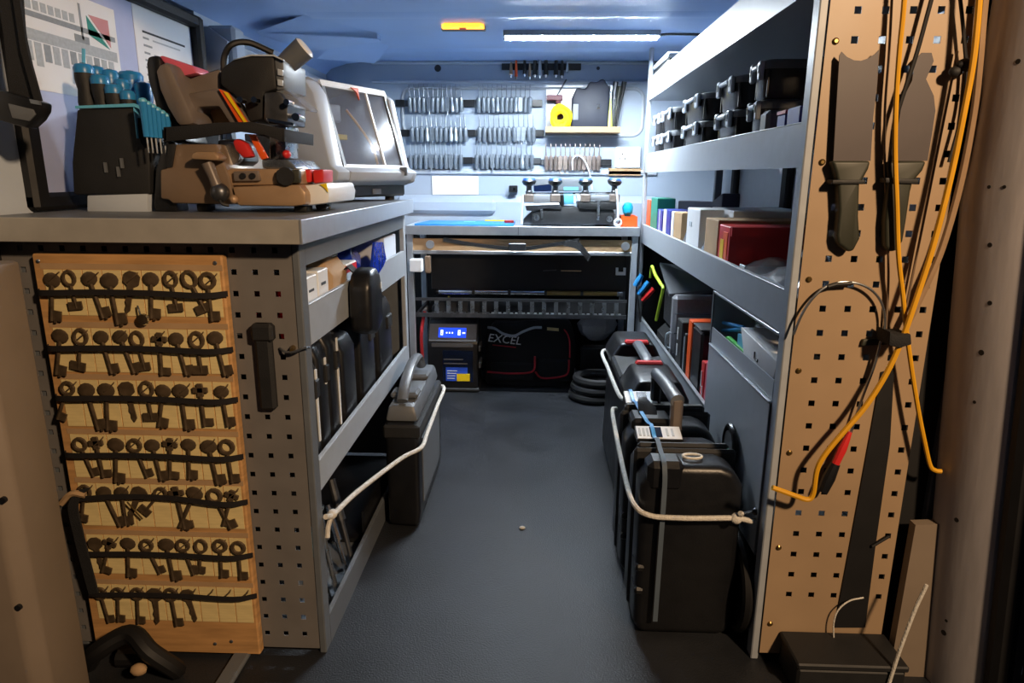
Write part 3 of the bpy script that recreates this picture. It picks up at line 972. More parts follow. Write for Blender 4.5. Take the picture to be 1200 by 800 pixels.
# ================================================================== screwdriver rack
ZW = 0.9025
rackY = 1.40
sr = thing('screwdriver_rack', 'black screwdriver stand on the white block, left end of worktop', 'rack', (-0.87, 1.46, ZW + 0.038))
blk = MB().pY([(102, 229), (172, 227), (173, 249), (102, 249)], 1.40, 1.50)
blk.build('white_block', 'plastic_lightgrey', label='low pale block under the black screwdriver stand', cat='block', bevel=0.002)
zb = ZW + 0.0265
b = MB()
b.pY([(86, 228), (84, 190), (90, 128), (157, 124), (166, 168), (175, 175), (176, 227)], 1.40, 1.53)
b.build('body', 'plastic_matt', sr, bevel=0.004)
MB().pY([(88, 127), (88, 124), (157, 121), (193, 136), (193, 139), (157, 125)], 1.394, 1.40).build('rail', 'plastic_lightblue', sr)
MB().pX([(156, 125), (190, 138), (190, 165), (160, 162)], PY(157, 124, 1.40).x, PY(157, 124, 1.40).x + 0.002).build('side_rack', 'plastic_lightblue', sr)
MB().pY([(165, 170), (188, 166), (188, 192), (178, 228), (168, 228)], 1.46, 1.55).build('stand_side', 'plastic_black', sr, bevel=0.003)
one(-0.813, -0.803, 1.44, 1.455, ZW + 0.10, ZW + 0.115).build('blue_tag', 'plastic_lightblue', sr)
for u, v in ((124, 195), (139, 200), (143, 190)):
    p = PY(u, v, 1.398)
    one(p.x - 0.002, p.x + 0.002, 1.394, 1.401, p.z - 0.012, p.z + 0.008).build('slot_glint', 'plastic_grey', sr)
SDN = ['front row, first from the left', 'front row, second from the left', 'front row, third from the left', 'front row, fourth from the left', 'back row, first from the left', 'back row, second from the left', 'back row, third from the left', 'back row, fourth from the left', 'back row, at the right end']
k = 0
for (u, v, Y, r) in ((97, 75, 1.43, 0.019), (116, 88, 1.425, 0.018), (133, 99, 1.42, 0.018), (149, 106, 1.415, 0.015), (112, 78, 1.48, 0.017), (128, 82, 1.49, 0.018), (142, 93, 1.48, 0.016), (152, 84, 1.53, 0.026), (167, 97, 1.50, 0.018)):
    p = PY(u, v, Y)
    t = thing('screwdriver', f'black and blue screwdriver handle in the stand, {SDN[k]}', 'screwdriver', (p.x, Y, p.z - 0.10), group='screwdrivers in the black stand')
    mx = Matrix.Translation((p.x, Y, p.z))
    MB().lathe([(r * 0.75, -0.10), (r * 0.95, -0.075), (r * 0.8, -0.05), (r, -0.03), (r * 0.95, -0.018)], 12, mx).build('grip', 'plastic_matt' if k < 4 else 'plastic_blue', t)
    MB().lathe([(r * 0.97, -0.018), (r, -0.008), (r * 0.8, -0.001), (r * 0.35, 0.001)], 12, mx).build('cap', 'plastic_blue', t)
    MB().lathe([(r * 0.3, 0.0005), (r * 0.3, 0.0018)], 8, mx).build('cap_hole', 'rubber_black', t)
    k += 1
for i in range(6):
    u = 160 + i * 5.6
    p = PX(u, 118 + i * 3.5, -0.776 + 0.002 * i)
    q = PX(u + 1.5, 160 + i * 0.5, -0.776 + 0.002 * i)
    t = thing('screwdriver', f'slim light blue driver in the side rail of the stand, {ORD[i]} from the left', 'screwdriver', (p.x + 0.012, p.y, q.z), group='slim blue drivers in the side rail')
    MB().cyl((p.x + 0.012, p.y, p.z), (p.x + 0.012, p.y, q.z), 0.0075, 0.006, 10).build('grip', 'plastic_blue', t)
    MB().ball((p.x + 0.012, p.y, p.z), (0.0085, 0.0085, 0.006), 10, 5).build('cap', 'plastic_lightblue', t)
    MB().cyl((p.x + 0.012, p.y, q.z), (p.x + 0.012, p.y, q.z - 0.03), 0.002, n=6).build('shank', 'steel', t)
MB().cyl(PY(98, 57, 1.47), PY(98, 80, 1.47), 0.0035, n=8).build('blue_rod', 'plastic_lightblue', label='thin pale blue rod sticking up behind the screwdriver stand', cat='rod')

# ================================================================== bronze key cutting machine
km = thing('key_cutting_machine', 'bronze and black key cutting machine at the front of the worktop', 'machine', (-0.63, 1.46, ZW))
Ya, Yb_ = 1.395, 1.56


def kp(nm, px, Y0, Y1, m, bev=0.003, par=None):
    return MB().pY([(165 + x / 3.722, 40 + y / 3.722) for x, y in px], Y0, Y1, zmin=ZW + 0.0008).build(nm, m, par or km, bevel=bev)


kp('rear_foot', [(56, 745), (64, 590), (100, 470), (150, 470), (150, 720), (160, 773), (58, 773)], 1.40, 1.45, 'plastic_black')
bd = kp('body', [(83, 590), (112, 585), (150, 480), (330, 478), (385, 620), (412, 742), (135, 738), (122, 722), (85, 718)], 1.385, 1.60, 'copper_paint', 0.006)
kp('body_panel', [(118, 480), (152, 478), (135, 580), (108, 582)], 1.381, 1.386, 'plastic_matt', 0.001)
fb = kp('front_base', [(395, 665), (690, 655), (718, 690), (720, 745), (660, 752), (420, 748)], 1.38, 1.62, 'copper_light', 0.006)
dk = kp('deck', [(350, 598), (395, 585), (690, 588), (697, 655), (372, 662)], 1.39, 1.62, 'copper_light', 0.004)
p = PY(165 + 640 / 3.722, 40 + 620 / 3.722, 1.385)
MB().cyl((p.x, 1.372, p.z), (p.x, 1.40, p.z), 0.018, n=18).build('side_knob', 'plastic_matt', km)
MB().pY([(165 + x / 3.722, 40 + y / 3.722) for x, y in ((588, 592), (692, 590), (694, 650), (590, 652))], 1.376, 1.39).build('knob_block', 'olive', km, bevel=0.004)
for x in (445, 487):
    p = PY(165 + x / 3.722, 40 + 618 / 3.722, 1.378)
    MB().cyl((p.x, 1.376, p.z), (p.x, 1.392, p.z), 0.006, n=12).build('socket_hole', 'rubber_black', km)
MB().pY([(165 + x / 3.722, 40 + y / 3.722) for x, y in ((400, 598), (510, 596), (520, 640), (405, 642))], 1.380, 1.392).build('socket_plate', 'taupe', km, bevel=0.003)
kp('front_panel', [(700, 660), (808, 648), (822, 690), (818, 738), (718, 750)], 1.41, 1.62, 'plastic_white', 0.006)
for x0, x1 in ((690, 742), (748, 797)):
    kp('red_button', [(x0, 592), (x1, 589), (x1, 645), (x0 + 4, 652)], 1.43, 1.50, 'plastic_red', 0.004)
kp('yellow_label', [(780, 655), (808, 650), (816, 690), (800, 670)], 1.407, 1.412, 'plastic_yellow', 0)
kp('foot', [(665, 750), (725, 750), (722, 782), (668, 782)], 1.41, 1.45, 'rubber_black', 0.003)
kp('foot', [(758, 738), (810, 734), (808, 766), (765, 768)], 1.46, 1.50, 'rubber_black', 0.003)
kp('foot', [(240, 740), (290, 740), (288, 772), (245, 772)], 1.41, 1.45, 'rubber_black', 0.003)
# feed lever with wooden coloured knob
kp('lever_knob', [(218, 545), (222, 520), (245, 510), (320, 512), (340, 535), (335, 552)], 1.345, 1.385, 'copper_light', 0.005)
l0, l1 = PY(165 + 290 / 3.722, 40 + 560 / 3.722, 1.36), PY(165 + 345 / 3.722, 40 + 690 / 3.722, 1.365)
MB().tube([l0, (l0 + l1) / 2, l1], [0.012, 0.010, 0.012], 12).build('lever_shaft', 'taupe', km)
MB().ball(l1, (0.019, 0.018, 0.019), 14, 10).build('lever_hub', 'steel_dark', km)
a = PY(165 + 405 / 3.722, 40 + 720 / 3.722, 1.37)
MB().ball(a, 0.009, 10, 8).build('lever_tip', 'copper_light', km)
MB().tube(spline([l1, PY(165 + 350 / 3.722, 40 + 735 / 3.722, 1.355), PY(165 + 385 / 3.722, 40 + 748 / 3.722, 1.36)], 4), 0.003, 6).build('lever_cable', 'rubber_black', km)
# upright guard at left, pink tongue
kp('guard_shell', [(22, 130), (28, 98), (70, 90), (85, 110), (100, 260), (200, 470), (105, 470), (60, 300), (30, 200)], 1.42, 1.52, 'plastic_black', 0.008)
kp('guard_cover', [(58, 160), (70, 128), (100, 120), (125, 128), (150, 190), (215, 330), (238, 395), (160, 405), (110, 320), (75, 240)], 1.385, 1.50, 'taupe', 0.012)
kp('pink_tongue', [(78, 98), (90, 92), (225, 138), (243, 170), (170, 186), (150, 182)], 1.43, 1.50, 'plastic_pink', 0.006)
kp('carriage_arm', [(165, 205), (340, 150), (350, 250), (345, 300), (240, 300), (200, 300)], 1.45, 1.54, 'taupe', 0.006)
kp('arch', [(195, 260), (340, 235), (380, 270), (462, 385), (462, 430), (395, 400), (340, 315), (250, 318), (225, 400), (205, 400)], 1.41, 1.47, 'taupe', 0.006)
kp('arch_window', [(240, 315), (345, 312), (395, 395), (225, 400)], 1.472, 1.478, 'cardboard', 0)
kp('orange_strip', [(338, 238), (378, 254), (470, 395), (432, 396)], 1.400, 1.409, 'plastic_orange', 0.001)
kp('orange_strip', [(470, 440), (495, 435), (553, 540), (525, 548)], 1.400, 1.409, 'plastic_orange', 0.001)
kp('orange_edge', [(360, 250), (376, 254), (468, 395), (456, 394)], 1.397, 1.401, 'plastic_yellow', 0)
# motor head
kp('motor_head', [(345, 150), (400, 110), (480, 90), (580, 92), (592, 240), (540, 255), (538, 370), (470, 385), (445, 290), (380, 245), (345, 220)], 1.43, 1.58, 'plastic_matt', 0.006)
kp('head_side', [(580, 92), (622, 112), (626, 240), (592, 245)], 1.435, 1.57, 'plastic_grey', 0.003)
for y in (150, 195):
    kp('head_button', [(595, y), (618, y + 6), (618, y + 32), (596, y + 28)], 1.43, 1.437, 'plastic_lightgrey', 0.001)
kp('head_edge', [(400, 112), (480, 88), (580, 89), (622, 110), (622, 116), (578, 96), (482, 95)], 1.426, 1.435, 'plastic_lightgrey', 0)
kp('jaw_block', [(538, 256), (600, 250), (640, 300), (640, 392), (560, 392), (536, 370)], 1.42, 1.53, 'steel_dark', 0.003)
kp('jaw_guard', [(590, 245), (630, 240), (720, 318), (715, 330), (655, 315), (640, 340)], 1.44, 1.52, 'clear_plastic', 0.001)
for x, y, r, L in ((690, 365, 0.008, 0.03), (650, 300, 0.006, 0.03), (450, 290, 0.006, 0.02), (510, 290, 0.006, 0.02)):
    p = PY(165 + x / 3.722, 40 + y / 3.722, 1.42)
    MB().cyl((p.x, 1.40, p.z), (p.x, 1.40 + L, p.z), r, n=12).build('clamp_screw', 'chrome', km)
kp('jaw_handle', [(635, 345), (700, 352), (708, 382), (690, 380), (688, 366), (640, 366)], 1.43, 1.45, 'chrome', 0.002)
kp('jaw_rail', [(545, 365), (660, 385), (668, 398), (560, 392)], 1.41, 1.43, 'chrome', 0.001)
kp('column', [(560, 400), (632, 400), (630, 540), (585, 545), (560, 545)], 1.46, 1.54, 'steel', 0.002)
kp('column_slot', [(566, 470), (582, 470), (582, 545), (566, 545)], 1.456, 1.461, 'inside_dark', 0)
kp('vice', [(525, 548), (640, 545), (680, 585), (640, 592), (530, 585)], 1.40, 1.56, 'steel', 0.003)
kp('cutter_shroud', [(330, 460), (400, 455), (440, 480), (455, 555), (400, 590), (345, 585)], 1.45, 1.53, 'steel_dark', 0.006)
p = PY(165 + 385 / 3.722, 40 + 520 / 3.722, 1.43)
MB().cyl((p.x, 1.425, p.z), (p.x, 1.45, p.z), 0.024, n=24).build('cutter_wheel', 'steel', km)
kp('red_lever', [(395, 465), (420, 452), (460, 478), (488, 535), (445, 542), (410, 505)], 1.40, 1.425, 'plastic_red', 0.006)
p = PY(165 + 636 / 3.722, 40 + 524 / 3.722, 1.45)
MB().ball(p, (0.009, 0.012, 0.009), 12, 8).build('red_knob', 'plastic_red', km)
kp('black_strap', [(98, 405), (240, 395), (330, 385), (480, 382), (625, 412), (627, 472), (540, 440), (430, 425), (330, 440), (240, 455), (98, 470)], 1.372, 1.380, 'webbing', 0.002)
kp('strap_side', [(98, 405), (112, 405), (112, 468), (98, 470)], 1.372, 1.60, 'webbing', 0.001)
kp('strap_side', [(616, 412), (627, 414), (627, 470), (616, 466)], 1.372, 1.55, 'webbing', 0.001)
# cable and lamp
MB().tube(spline([PY(262, 84, 1.48), PY(263, 66, 1.48), PY(272, 52, 1.48), PY(292, 50, 1.50), PY(320, 62, 1.52)], 6), 0.0065, 8).build('supply_cable', 'rubber_black', km)
a, e = PY(330, 80, 1.50), PY(357, 56, 1.50)
MB().tube([a, a.lerp(e, 0.5), e], [0.020, 0.023, 0.024], 16).build('lamp_head', 'plastic_grey', km)
d = (e - a).normalized()
MB().cyl(e, e + d * 0.004, 0.0235, 0.019, 16).build('lamp_lens', 'plastic_white', km)

# ================================================================== grey automatic cutter with a window
ang = math.atan2(0.33, 0.15)
mc = thing('enclosed_key_machine', 'light grey enclosed key machine with a big slanted window, far end of worktop', 'machine', (-0.578, 1.87, ZW + 0.0008), ang)
W2, D2 = 0.375, 0.30


def cheek(x0, x1, nm, m, pts, bev=0.006):
    MB().prism([(x0, y, z) for y, z in pts], (x1 - x0, 0, 0)).build(nm, m, mc, local=True, bevel=bev)


# local: x along the front, -y towards the aisle, z up
MB().box(0.0, W2 - 0.005, 0.0, D2, 0.012, 0.05, ch=0.006).build('base', 'plastic_black', mc, local=True)
for x in (0.03, W2 - 0.05):
    for y in (0.03, D2 - 0.03):
        MB().cyl((x, y, 0), (x, y, 0.013), 0.015, n=12).build('foot', 'rubber_black', mc, local=True)
side = [(-0.035, 0.055), (-0.045, 0.085), (-0.015, 0.10), (0.035, 0.305), (0.085, 0.335), (0.20, 0.345), (D2, 0.32), (D2, 0.05), (0.0, 0.045)]
sideL = [(0.0, 0.045), (-0.04, 0.062), (-0.045, 0.085), (-0.018, 0.10), (0.028, 0.29), (0.055, 0.325), (0.20, 0.345), (D2, 0.32), (D2, 0.20), (0.20, 0.19), (0.13, 0.14), (0.09, 0.07), (0.06, 0.045)]
cheek(0.0, 0.055, 'left_cheek', 'plastic_lightgrey', sideL)
cheek(0.0, 0.05, 'lower_side', 'plastic_matt', [(0.07, 0.046), (0.10, 0.075), (0.14, 0.135), (0.21, 0.18), (D2 - 0.005, 0.19), (D2 - 0.005, 0.05)], 0.004)
cheek(W2 - 0.03, W2, 'right_cheek', 'plastic_lightgrey', side)
cheek(0.05, W2 - 0.025, 'front_lip', 'plastic_lightgrey', [(0.0, 0.045), (-0.04, 0.060), (-0.05, 0.085), (-0.02, 0.098), (0.01, 0.09), (0.02, 0.05)], 0.005)
cheek(0.05, W2 - 0.025, 'top_cover', 'plastic_lightgrey', [(0.045, 0.318), (0.085, 0.338), (0.20, 0.345), (D2, 0.32), (D2, 0.31), (0.20, 0.333), (0.09, 0.327), (0.055, 0.312)], 0.0)
cheek(0.05, W2 - 0.025, 'back_wall', 'plastic_grey', [(D2 - 0.02, 0.05), (D2 - 0.02, 0.318), (D2, 0.318), (D2, 0.05)], 0.0)
cheek(0.05, W2 - 0.025, 'inner_floor', 'plastic_grey', [(0.01, 0.09), (D2 - 0.02, 0.09), (D2 - 0.02, 0.10), (0.01, 0.10)], 0.0)
cheek(0.052, W2 - 0.028, 'window_pane', 'tinted_window', [(-0.016, 0.098), (0.05, 0.318), (0.055, 0.317), (-0.010, 0.098)], 0.0)
for x in (0.055, 0.245, W2 - 0.04):
    MB().prism([(x, -0.020, 0.097), (x, 0.046, 0.318), (x, 0.052, 0.316), (x, -0.012, 0.097)], (0.012 if x != 0.245 else 0.006, 0, 0)).build('window_frame', 'plastic_grey' if x != 0.245 else 'plastic_white', mc, local=True)
MB().prism([(0.055, 0.044, 0.314), (0.055, 0.050, 0.330), (0.055, 0.058, 0.327), (0.055, 0.052, 0.312)], (W2 - 0.085, 0, 0)).build('window_frame', 'plastic_white', mc, local=True)
MB().prism([(0.055, -0.022, 0.094), (0.055, -0.017, 0.105), (0.055, -0.010, 0.103), (0.055, -0.014, 0.092)], (W2 - 0.085, 0, 0)).build('window_frame', 'plastic_white', mc, local=True)
MB().box(0.10, 0.13, 0.10, 0.20, 0.10, 0.30, ch=0.004).build('inner_column', 'plastic_grey', mc, local=True)
MB().box(0.10, 0.22, 0.12, 0.20, 0.23, 0.28, ch=0.004).build('spindle_head', 'plastic_lightgrey', mc, local=True)
MB().cyl((0.16, 0.12, 0.17), (0.16, 0.12, 0.23), 0.014, n=12).build('spindle', 'steel', mc, local=True)
MB().box(0.07, 0.16, 0.05, 0.10, 0.175, 0.19, ch=0.002).build('yellow_bar', 'plastic_yellow', mc, local=True)
MB().box(0.08, 0.14, 0.05, 0.14, 0.10, 0.145, ch=0.004).build('clamp_base', 'steel', mc, local=True)
MB().cyl((0.10, 0.05, 0.145), (0.10, 0.05, 0.175), 0.012, n=12).build('clamp_post', 'chrome', mc, local=True)
MB().tube(spline([(0.165, 0.055, 0.26), (0.195, 0.03, 0.21), (0.222, 0.012, 0.16), (0.235, 0.002, 0.108)], 5), 0.004, 7).build('orange_cable', 'cable_yellow', mc, local=True)
MB().prism([(0.175, 0.04, 0.322), (0.205, 0.04, 0.322), (0.21, 0.04, 0.290), (0.20, 0.04, 0.31)], (0, 0.006, 0)).build('orange_clip', 'plastic_orange', mc, local=True)
MB().cyl((0.115, -0.002, 0.03), (0.115, 0.003, 0.03), 0.008, n=12).build('port', 'plastic_grey', mc, local=True)
MB().box(0.20, 0.24, -0.003, 0.003, 0.02, 0.036, ch=0.001).build('port', 'plastic_grey', mc, local=True)
MB().box(W2 - 0.075, W2 - 0.07, -0.055, -0.03, 0.075, 0.10).build('latch', 'plastic_grey', mc, local=True)


# ================================================================== lamps on the roof
mat('led_white', [0.84, 0.93, 1.0], 0.4, var=0.0, emit=1130)
MATS['led_white'].node_tree.nodes['Principled BSDF'].inputs['Emission Color'].default_value = (0.84, 0.93, 1.0, 1)
mat('led_amber', '#ff9d2e', 0.4, var=0.0, emit=2.6)
la, lb = PZ(592, 38, ZC - 0.012), PZ(768, 42, ZC - 0.012)
ly = (la.y + lb.y) / 2
ls = thing('led_light_strip', 'long cool white LED strip light on the van roof', 'lamp', ((la.x + lb.x) / 2, ly, ZC))
one(la.x - 0.005, lb.x + 0.01, ly - 0.004, ly + 0.045, ZC - 0.012, ZC - 0.0005, ch=0.003).build('housing', 'aluminium', ls)
one(la.x - 0.005, lb.x + 0.01, ly - 0.016, ly - 0.010, ZC - 0.0195, ZC - 0.0005, ch=0.001).build('front_lip', 'rack_grey', ls)  # added lip, keeps the LEDs' sideways light off the nearby roof
one(la.x - 0.01, lb.x + 0.012, ly + 0.045, ly + 0.052, ZC - 0.026, ZC - 0.0005, ch=0.001).build('backing_channel', 'plastic_lightgrey', ls)
for x in (la.x - 0.008, lb.x + 0.006):
    one(x, x + 0.006, ly - 0.016, ly + 0.045, ZC - 0.0245, ZC - 0.0005, ch=0.001).build('end_cap', 'rack_grey', ls)  # added caps, cut the LEDs' sideways light at the strip ends
n = 28
for i in range(n):
    x = la.x + (lb.x - la.x) * (i + 0.5) / n
    w = (lb.x - la.x) / n * 0.40
    MB().box(x - w, x + w, ly - 0.006, ly + 0.014, ZC - 0.021, ZC - 0.012, ch=0.002).build('led', 'led_white', ls)
MB().tube(spline([(lb.x, ly + 0.03, ZC - 0.012), (lb.x + 0.06, ly + 0.02, ZC - 0.008), (0.68, ly + 0.05, ZC - 0.006)], 5), 0.005, 7).build('supply_cable', 'rubber_black', ls)
pa, pb = PZ(517, 31, ZC - 0.01), PZ(567, 31, ZC - 0.01)
al = thing('amber_lamp', 'small glowing amber lamp on the roof, left of the LED strip', 'lamp', ((pa.x + pb.x) / 2, pa.y, ZC))
x0, x1, y0 = pa.x, pb.x, pa.y
MB().prism([(x0 + 0.012, y0 - 0.012, ZC - 0.0005), (x1 - 0.012, y0 - 0.012, ZC - 0.0005), (x1, y0 + 0.006, ZC - 0.0005), (x1, y0 + 0.03, ZC - 0.0005), (x0, y0 + 0.03, ZC - 0.0005), (x0, y0 + 0.006, ZC - 0.0005)], (0, 0, -0.014)).build('lens', 'led_amber', al, bevel=0.003)
MB().box(x0 - 0.004, x1 + 0.004, y0 + 0.028, y0 + 0.05, ZC - 0.018, ZC - 0.0005, ch=0.003).build('bezel', 'plastic_grey', al)
MB().box((x0 + x1) / 2 - 0.012, (x0 + x1) / 2 + 0.012, y0 + 0.0, y0 + 0.028, ZC - 0.017, ZC - 0.0135, ch=0.001).build('switch', 'plastic_orange', al)

# ================================================================== magnetic strips with cutters on the bulkhead
YS = YB - 0.022


def cutter_mesh(kind):
    b = MB()
    b.cyl((0, 0, 0.0), (0, 0, 0.045), 0.0032, 0.0022, 6)
    b.lathe([(0.003, 0.045), (0.0008, 0.058)], 6)
    if kind == 0:
        b.lathe([(0.0035, 0.002), (0.0105, -0.006), (0.0105, -0.062), (0.006, -0.07)], 8)
    elif kind == 1:
        b.box(-0.011, 0.011, -0.004, 0.004, -0.066, 0.0, ch=0.002)
        b.cyl((0, 0, -0.064), (0, 0, -0.080), 0.004, n=6)
    else:
        b.lathe([(0.0035, 0.004), (0.009, -0.004), (0.009, -0.03), (0.0115, -0.034), (0.0115, -0.066), (0.004, -0.074)], 8)
    return b


cut = []
mat('cutter_grey', '#7b848e', 0.4, metal=0.5, var=0.18, scale=50)
mat('cutter_bronze', '#8c7f78', 0.4, metal=0.5, var=0.18, scale=50)
for mm in ('cutter_grey', 'cutter_bronze'):
    for k in range(3):
        o = cutter_mesh(k).build('cutter_shape', mm, kind='structure')
        cut.append(o.data)
        bpy.data.objects.remove(o)
ORD12 = ORD + ['tenth', 'eleventh', 'twelfth']
rows = [
    ('upper left', 464, 474, 480, 540, 543, 115, 12), ('upper right', 543, 556, 561, 621, 635, 115, 12),
    ('middle left', 469, 479, 483, 545, 546, 150, 12), ('middle right', 546, 557, 562, 625, 637, 150, 12),
    ('lower left', 465, 477, 481, 540, 541, 182, 11), ('lower middle', 541, 554, 559, 623, 634, 182, 12),
    ('lower right', 634, 636, 640, 702, 716, 184, 12)]
for nm, ua, ub, u0, u1, ue, v, cnt in rows:
    pa, pe = PY(ua, v + 6, YB - 0.01), PY(ue, v + 6, YB - 0.01)
    t = thing('magnetic_strip', f'{nm} magnetic tool strip with black end on the bulkhead', 'tool strip', ((pa.x + pe.x) / 2, YB, pa.z - 0.015))
    one(pa.x, pe.x, YB - 0.014, YB - 0.0005, pa.z - 0.014, pa.z + 0.014, ch=0.002).build('bar', 'steel_dark', t)
    q = PY(ub, v, YB - 0.01)
    if q.x - pa.x > 0.012:
        one(pa.x - 0.002, q.x, YB - 0.018, YB - 0.0005, pa.z - 0.016, pa.z + 0.016, ch=0.002).build('end_cap', 'plastic_black', t)
    if nm in ('upper right', 'middle right', 'lower right'):
        one(pe.x - 0.045, pe.x + 0.002, YB - 0.018, YB - 0.0005, pa.z - 0.016, pa.z + 0.016, ch=0.002).build('end_cap', 'plastic_black', t)
    for i in range(cnt):
        u = u0 + (u1 - u0) * i / (cnt - 1)
        p = PY(u, v - 1.5, YB - 0.026)
        o = bpy.data.objects.new('milling_cutter', cut[(3 if nm == 'lower right' else 0) + (0 if i % 5 < 3 else rk.randrange(3))])
        COL.objects.link(o)
        o.location = (p.x, YB - 0.0265, p.z)
        o.rotation_euler = (0, rk.gauss(0, 0.03), 0)
        tag(o, f'small {"brownish" if nm == "lower right" else "grey"} steel cutter, {ORD12[i]} from the left in the {nm} bulkhead strip', 'cutter', f'cutters on the {nm} strip')
# pen strip
pa, pe = PY(588, 78, YB - 0.01), PY(681, 78, YB - 0.01)
t = thing('magnetic_strip', 'topmost magnetic strip holding slim tools, high on the bulkhead', 'tool strip', ((pa.x + pe.x) / 2, YB, pa.z - 0.018))
one(pa.x, pe.x, YB - 0.012, YB - 0.0005, pa.z - 0.015, pa.z + 0.015, ch=0.002).build('bar', 'plastic_matt', t)
for i, (u, m, w, vt, vb) in enumerate(((599, 'copper_light', .010, 73, 91), (605, 'plastic_orange', .009, 70, 93), (615, 'plastic_matt', .010, 60, 90), (621, 'copper_light', .009, 74, 93), (627, 'plastic_matt', .013, 64, 91), (633, 'plastic_lightgrey', .011, 62, 92), (640, 'plastic_matt', .013, 62, 91), (652, 'plastic_matt', .013, 63, 91), (659, 'plastic_matt', .010, 66, 92), (665, 'plastic_lightgrey', .008, 72, 87))):
    a, e = PY(u, vt, YB - 0.024), PY(u, vb, YB - 0.024)
    word = {'copper_light': 'copper toned', 'plastic_orange': 'orange tipped', 'plastic_matt': 'black', 'plastic_lightgrey': 'pale grey'}[m]
    tt = thing('slim_tool', f'{word} slim tool on the top bulkhead strip, {(ORD + ["tenth"])[i]} from the left', 'tool', (a.x, YB - 0.024, e.z), group='slim tools on the top strip')
    MB().cyl((a.x, YB - 0.024, e.z + 0.012), (a.x, YB - 0.024, a.z), w * 0.9, w * 0.45, 8).build('grip', m, tt)
    MB().cyl((a.x, YB - 0.024, e.z), (a.x, YB - 0.024, e.z + 0.012), w * 0.4, w * 0.5, 8).build('tip', 'chrome' if m != 'plastic_orange' else 'copper_light', tt)

# clear wall tray with its contents
a, e = PY(640, 100, YB), PY(724, 157, YB)
t = thing('wall_tray', 'clear plastic tray with tan front edge on the bulkhead, right', 'tray', ((a.x + e.x) / 2, YB - 0.06, e.z))
one(a.x, e.x, YB - 0.006, YB - 0.001, e.z, a.z).build('back_plate', 'frosted_plastic', t)
one(a.x, e.x, YB - 0.11, YB - 0.006, e.z, e.z + 0.006).build('tray_floor', 'cardboard', t)
one(a.x, e.x, YB - 0.114, YB - 0.11, e.z, e.z + 0.026, ch=0.001).build('front_edge', 'cardboard', t)
one(a.x, a.x + 0.004, YB - 0.11, YB - 0.006, e.z, a.z - 0.03).build('tray_end', 'clear_plastic', t)
fz = e.z + 0.0065
p = PY(657, 148, YB - 0.07)
t = thing('tape_coil', 'bright yellow coil of tape in the bulkhead tray', 'tape', (p.x, YB - 0.07, fz))
for k in range(4):
    MB().ring((p.x + (k % 2) * 0.012 - 0.006, YB - 0.098 + 0.010 * k, fz + 0.052 + 0.012 * (k % 3)), 0.034 + 0.003 * (k % 2), 0.012, 'y' if k % 2 else 'y', 16, 6, sq=1.1).build('loop', 'plastic_yellow', t)
p = PY(689, 150, YB - 0.06)
t = thing('black_pouch', 'dark blue black tool pouch in the bulkhead tray', 'pouch', (p.x, YB - 0.06, fz))
x = p.x
MB().prism([(x - 0.080, YB - 0.10, fz), (x + 0.09, YB - 0.10, fz), (x + 0.095, YB - 0.10, fz + 0.19), (x + 0.06, YB - 0.10, fz + 0.235), (x + 0.03, YB - 0.10, fz + 0.215), (x - 0.0, YB - 0.10, fz + 0.222), (x - 0.02, YB - 0.10, fz + 0.185), (x - 0.06, YB - 0.10, fz + 0.195), (x - 0.080, YB - 0.10, fz + 0.15)], (0, 0.07, 0)).build('body', mat('pouch_navy', '#171c2a', 0.6, var=0.15), t, bevel=0.012)
one(x + 0.035, x + 0.05, YB - 0.104, YB - 0.098, fz + 0.10, fz + 0.118, ch=0.001).build('stud', 'chrome', t)
one(x - 0.075, x - 0.05, YB - 0.104, YB - 0.098, fz + 0.05, fz + 0.12, ch=0.001).build('clip', 'plastic_grey', t)
p = PY(652, 122, YB - 0.05)
t = thing('hand_tool', 'reddish brown hand tool leaning in the left of bulkhead tray', 'tool', (p.x, YB - 0.05, fz))
MB().cyl((p.x + 0.02, YB - 0.045, fz + 0.06), (p.x + 0.005, YB - 0.04, fz + 0.16), 0.013, n=8).build('handle', mat('maroon', '#5a2a32', 0.5), t)
MB().box(p.x - 0.05, p.x + 0.03, YB - 0.055, YB - 0.03, fz + 0.14, fz + 0.165, ch=0.004).build('head', MATS['maroon'], t)
MB().cyl((p.x + 0.0, YB - 0.04, fz + 0.16), (p.x + 0.045, YB - 0.04, fz + 0.235), 0.004, n=6).build('shaft', 'steel_dark', t)
p = PY(714, 150, YB - 0.07)
t = thing('glue_bottle', 'pale yellow green bottle at the right in the bulkhead tray', 'bottle', (p.x, YB - 0.08, fz))
MB().lathe([(0.014, 0), (0.014, 0.035), (0.005, 0.12), (0.003, 0.15)], 12, Matrix.Translation((p.x, YB - 0.08, fz))).build('body', mat('pale_lime', '#b9bd62', 0.4), t)
t = thing('tool_bundle', 'mixed steel tools with pale handles right end of bulkhead tray', 'tools', (p.x + 0.02, YB - 0.04, fz))
for k in range(4):
    a = Vector((p.x - 0.005 + 0.012 * k, YB - 0.045, fz + 0.005)); e2 = a + Vector((0.010 + 0.008 * k, 0.005, 0.20 + 0.02 * (k % 2)))
    MB().tube([a, a.lerp(e2, 0.6), e2], [0.005, 0.006, 0.012], 7).build('tool', ('steel', 'steel_dark', 'olive', 'plastic_matt')[k], t)

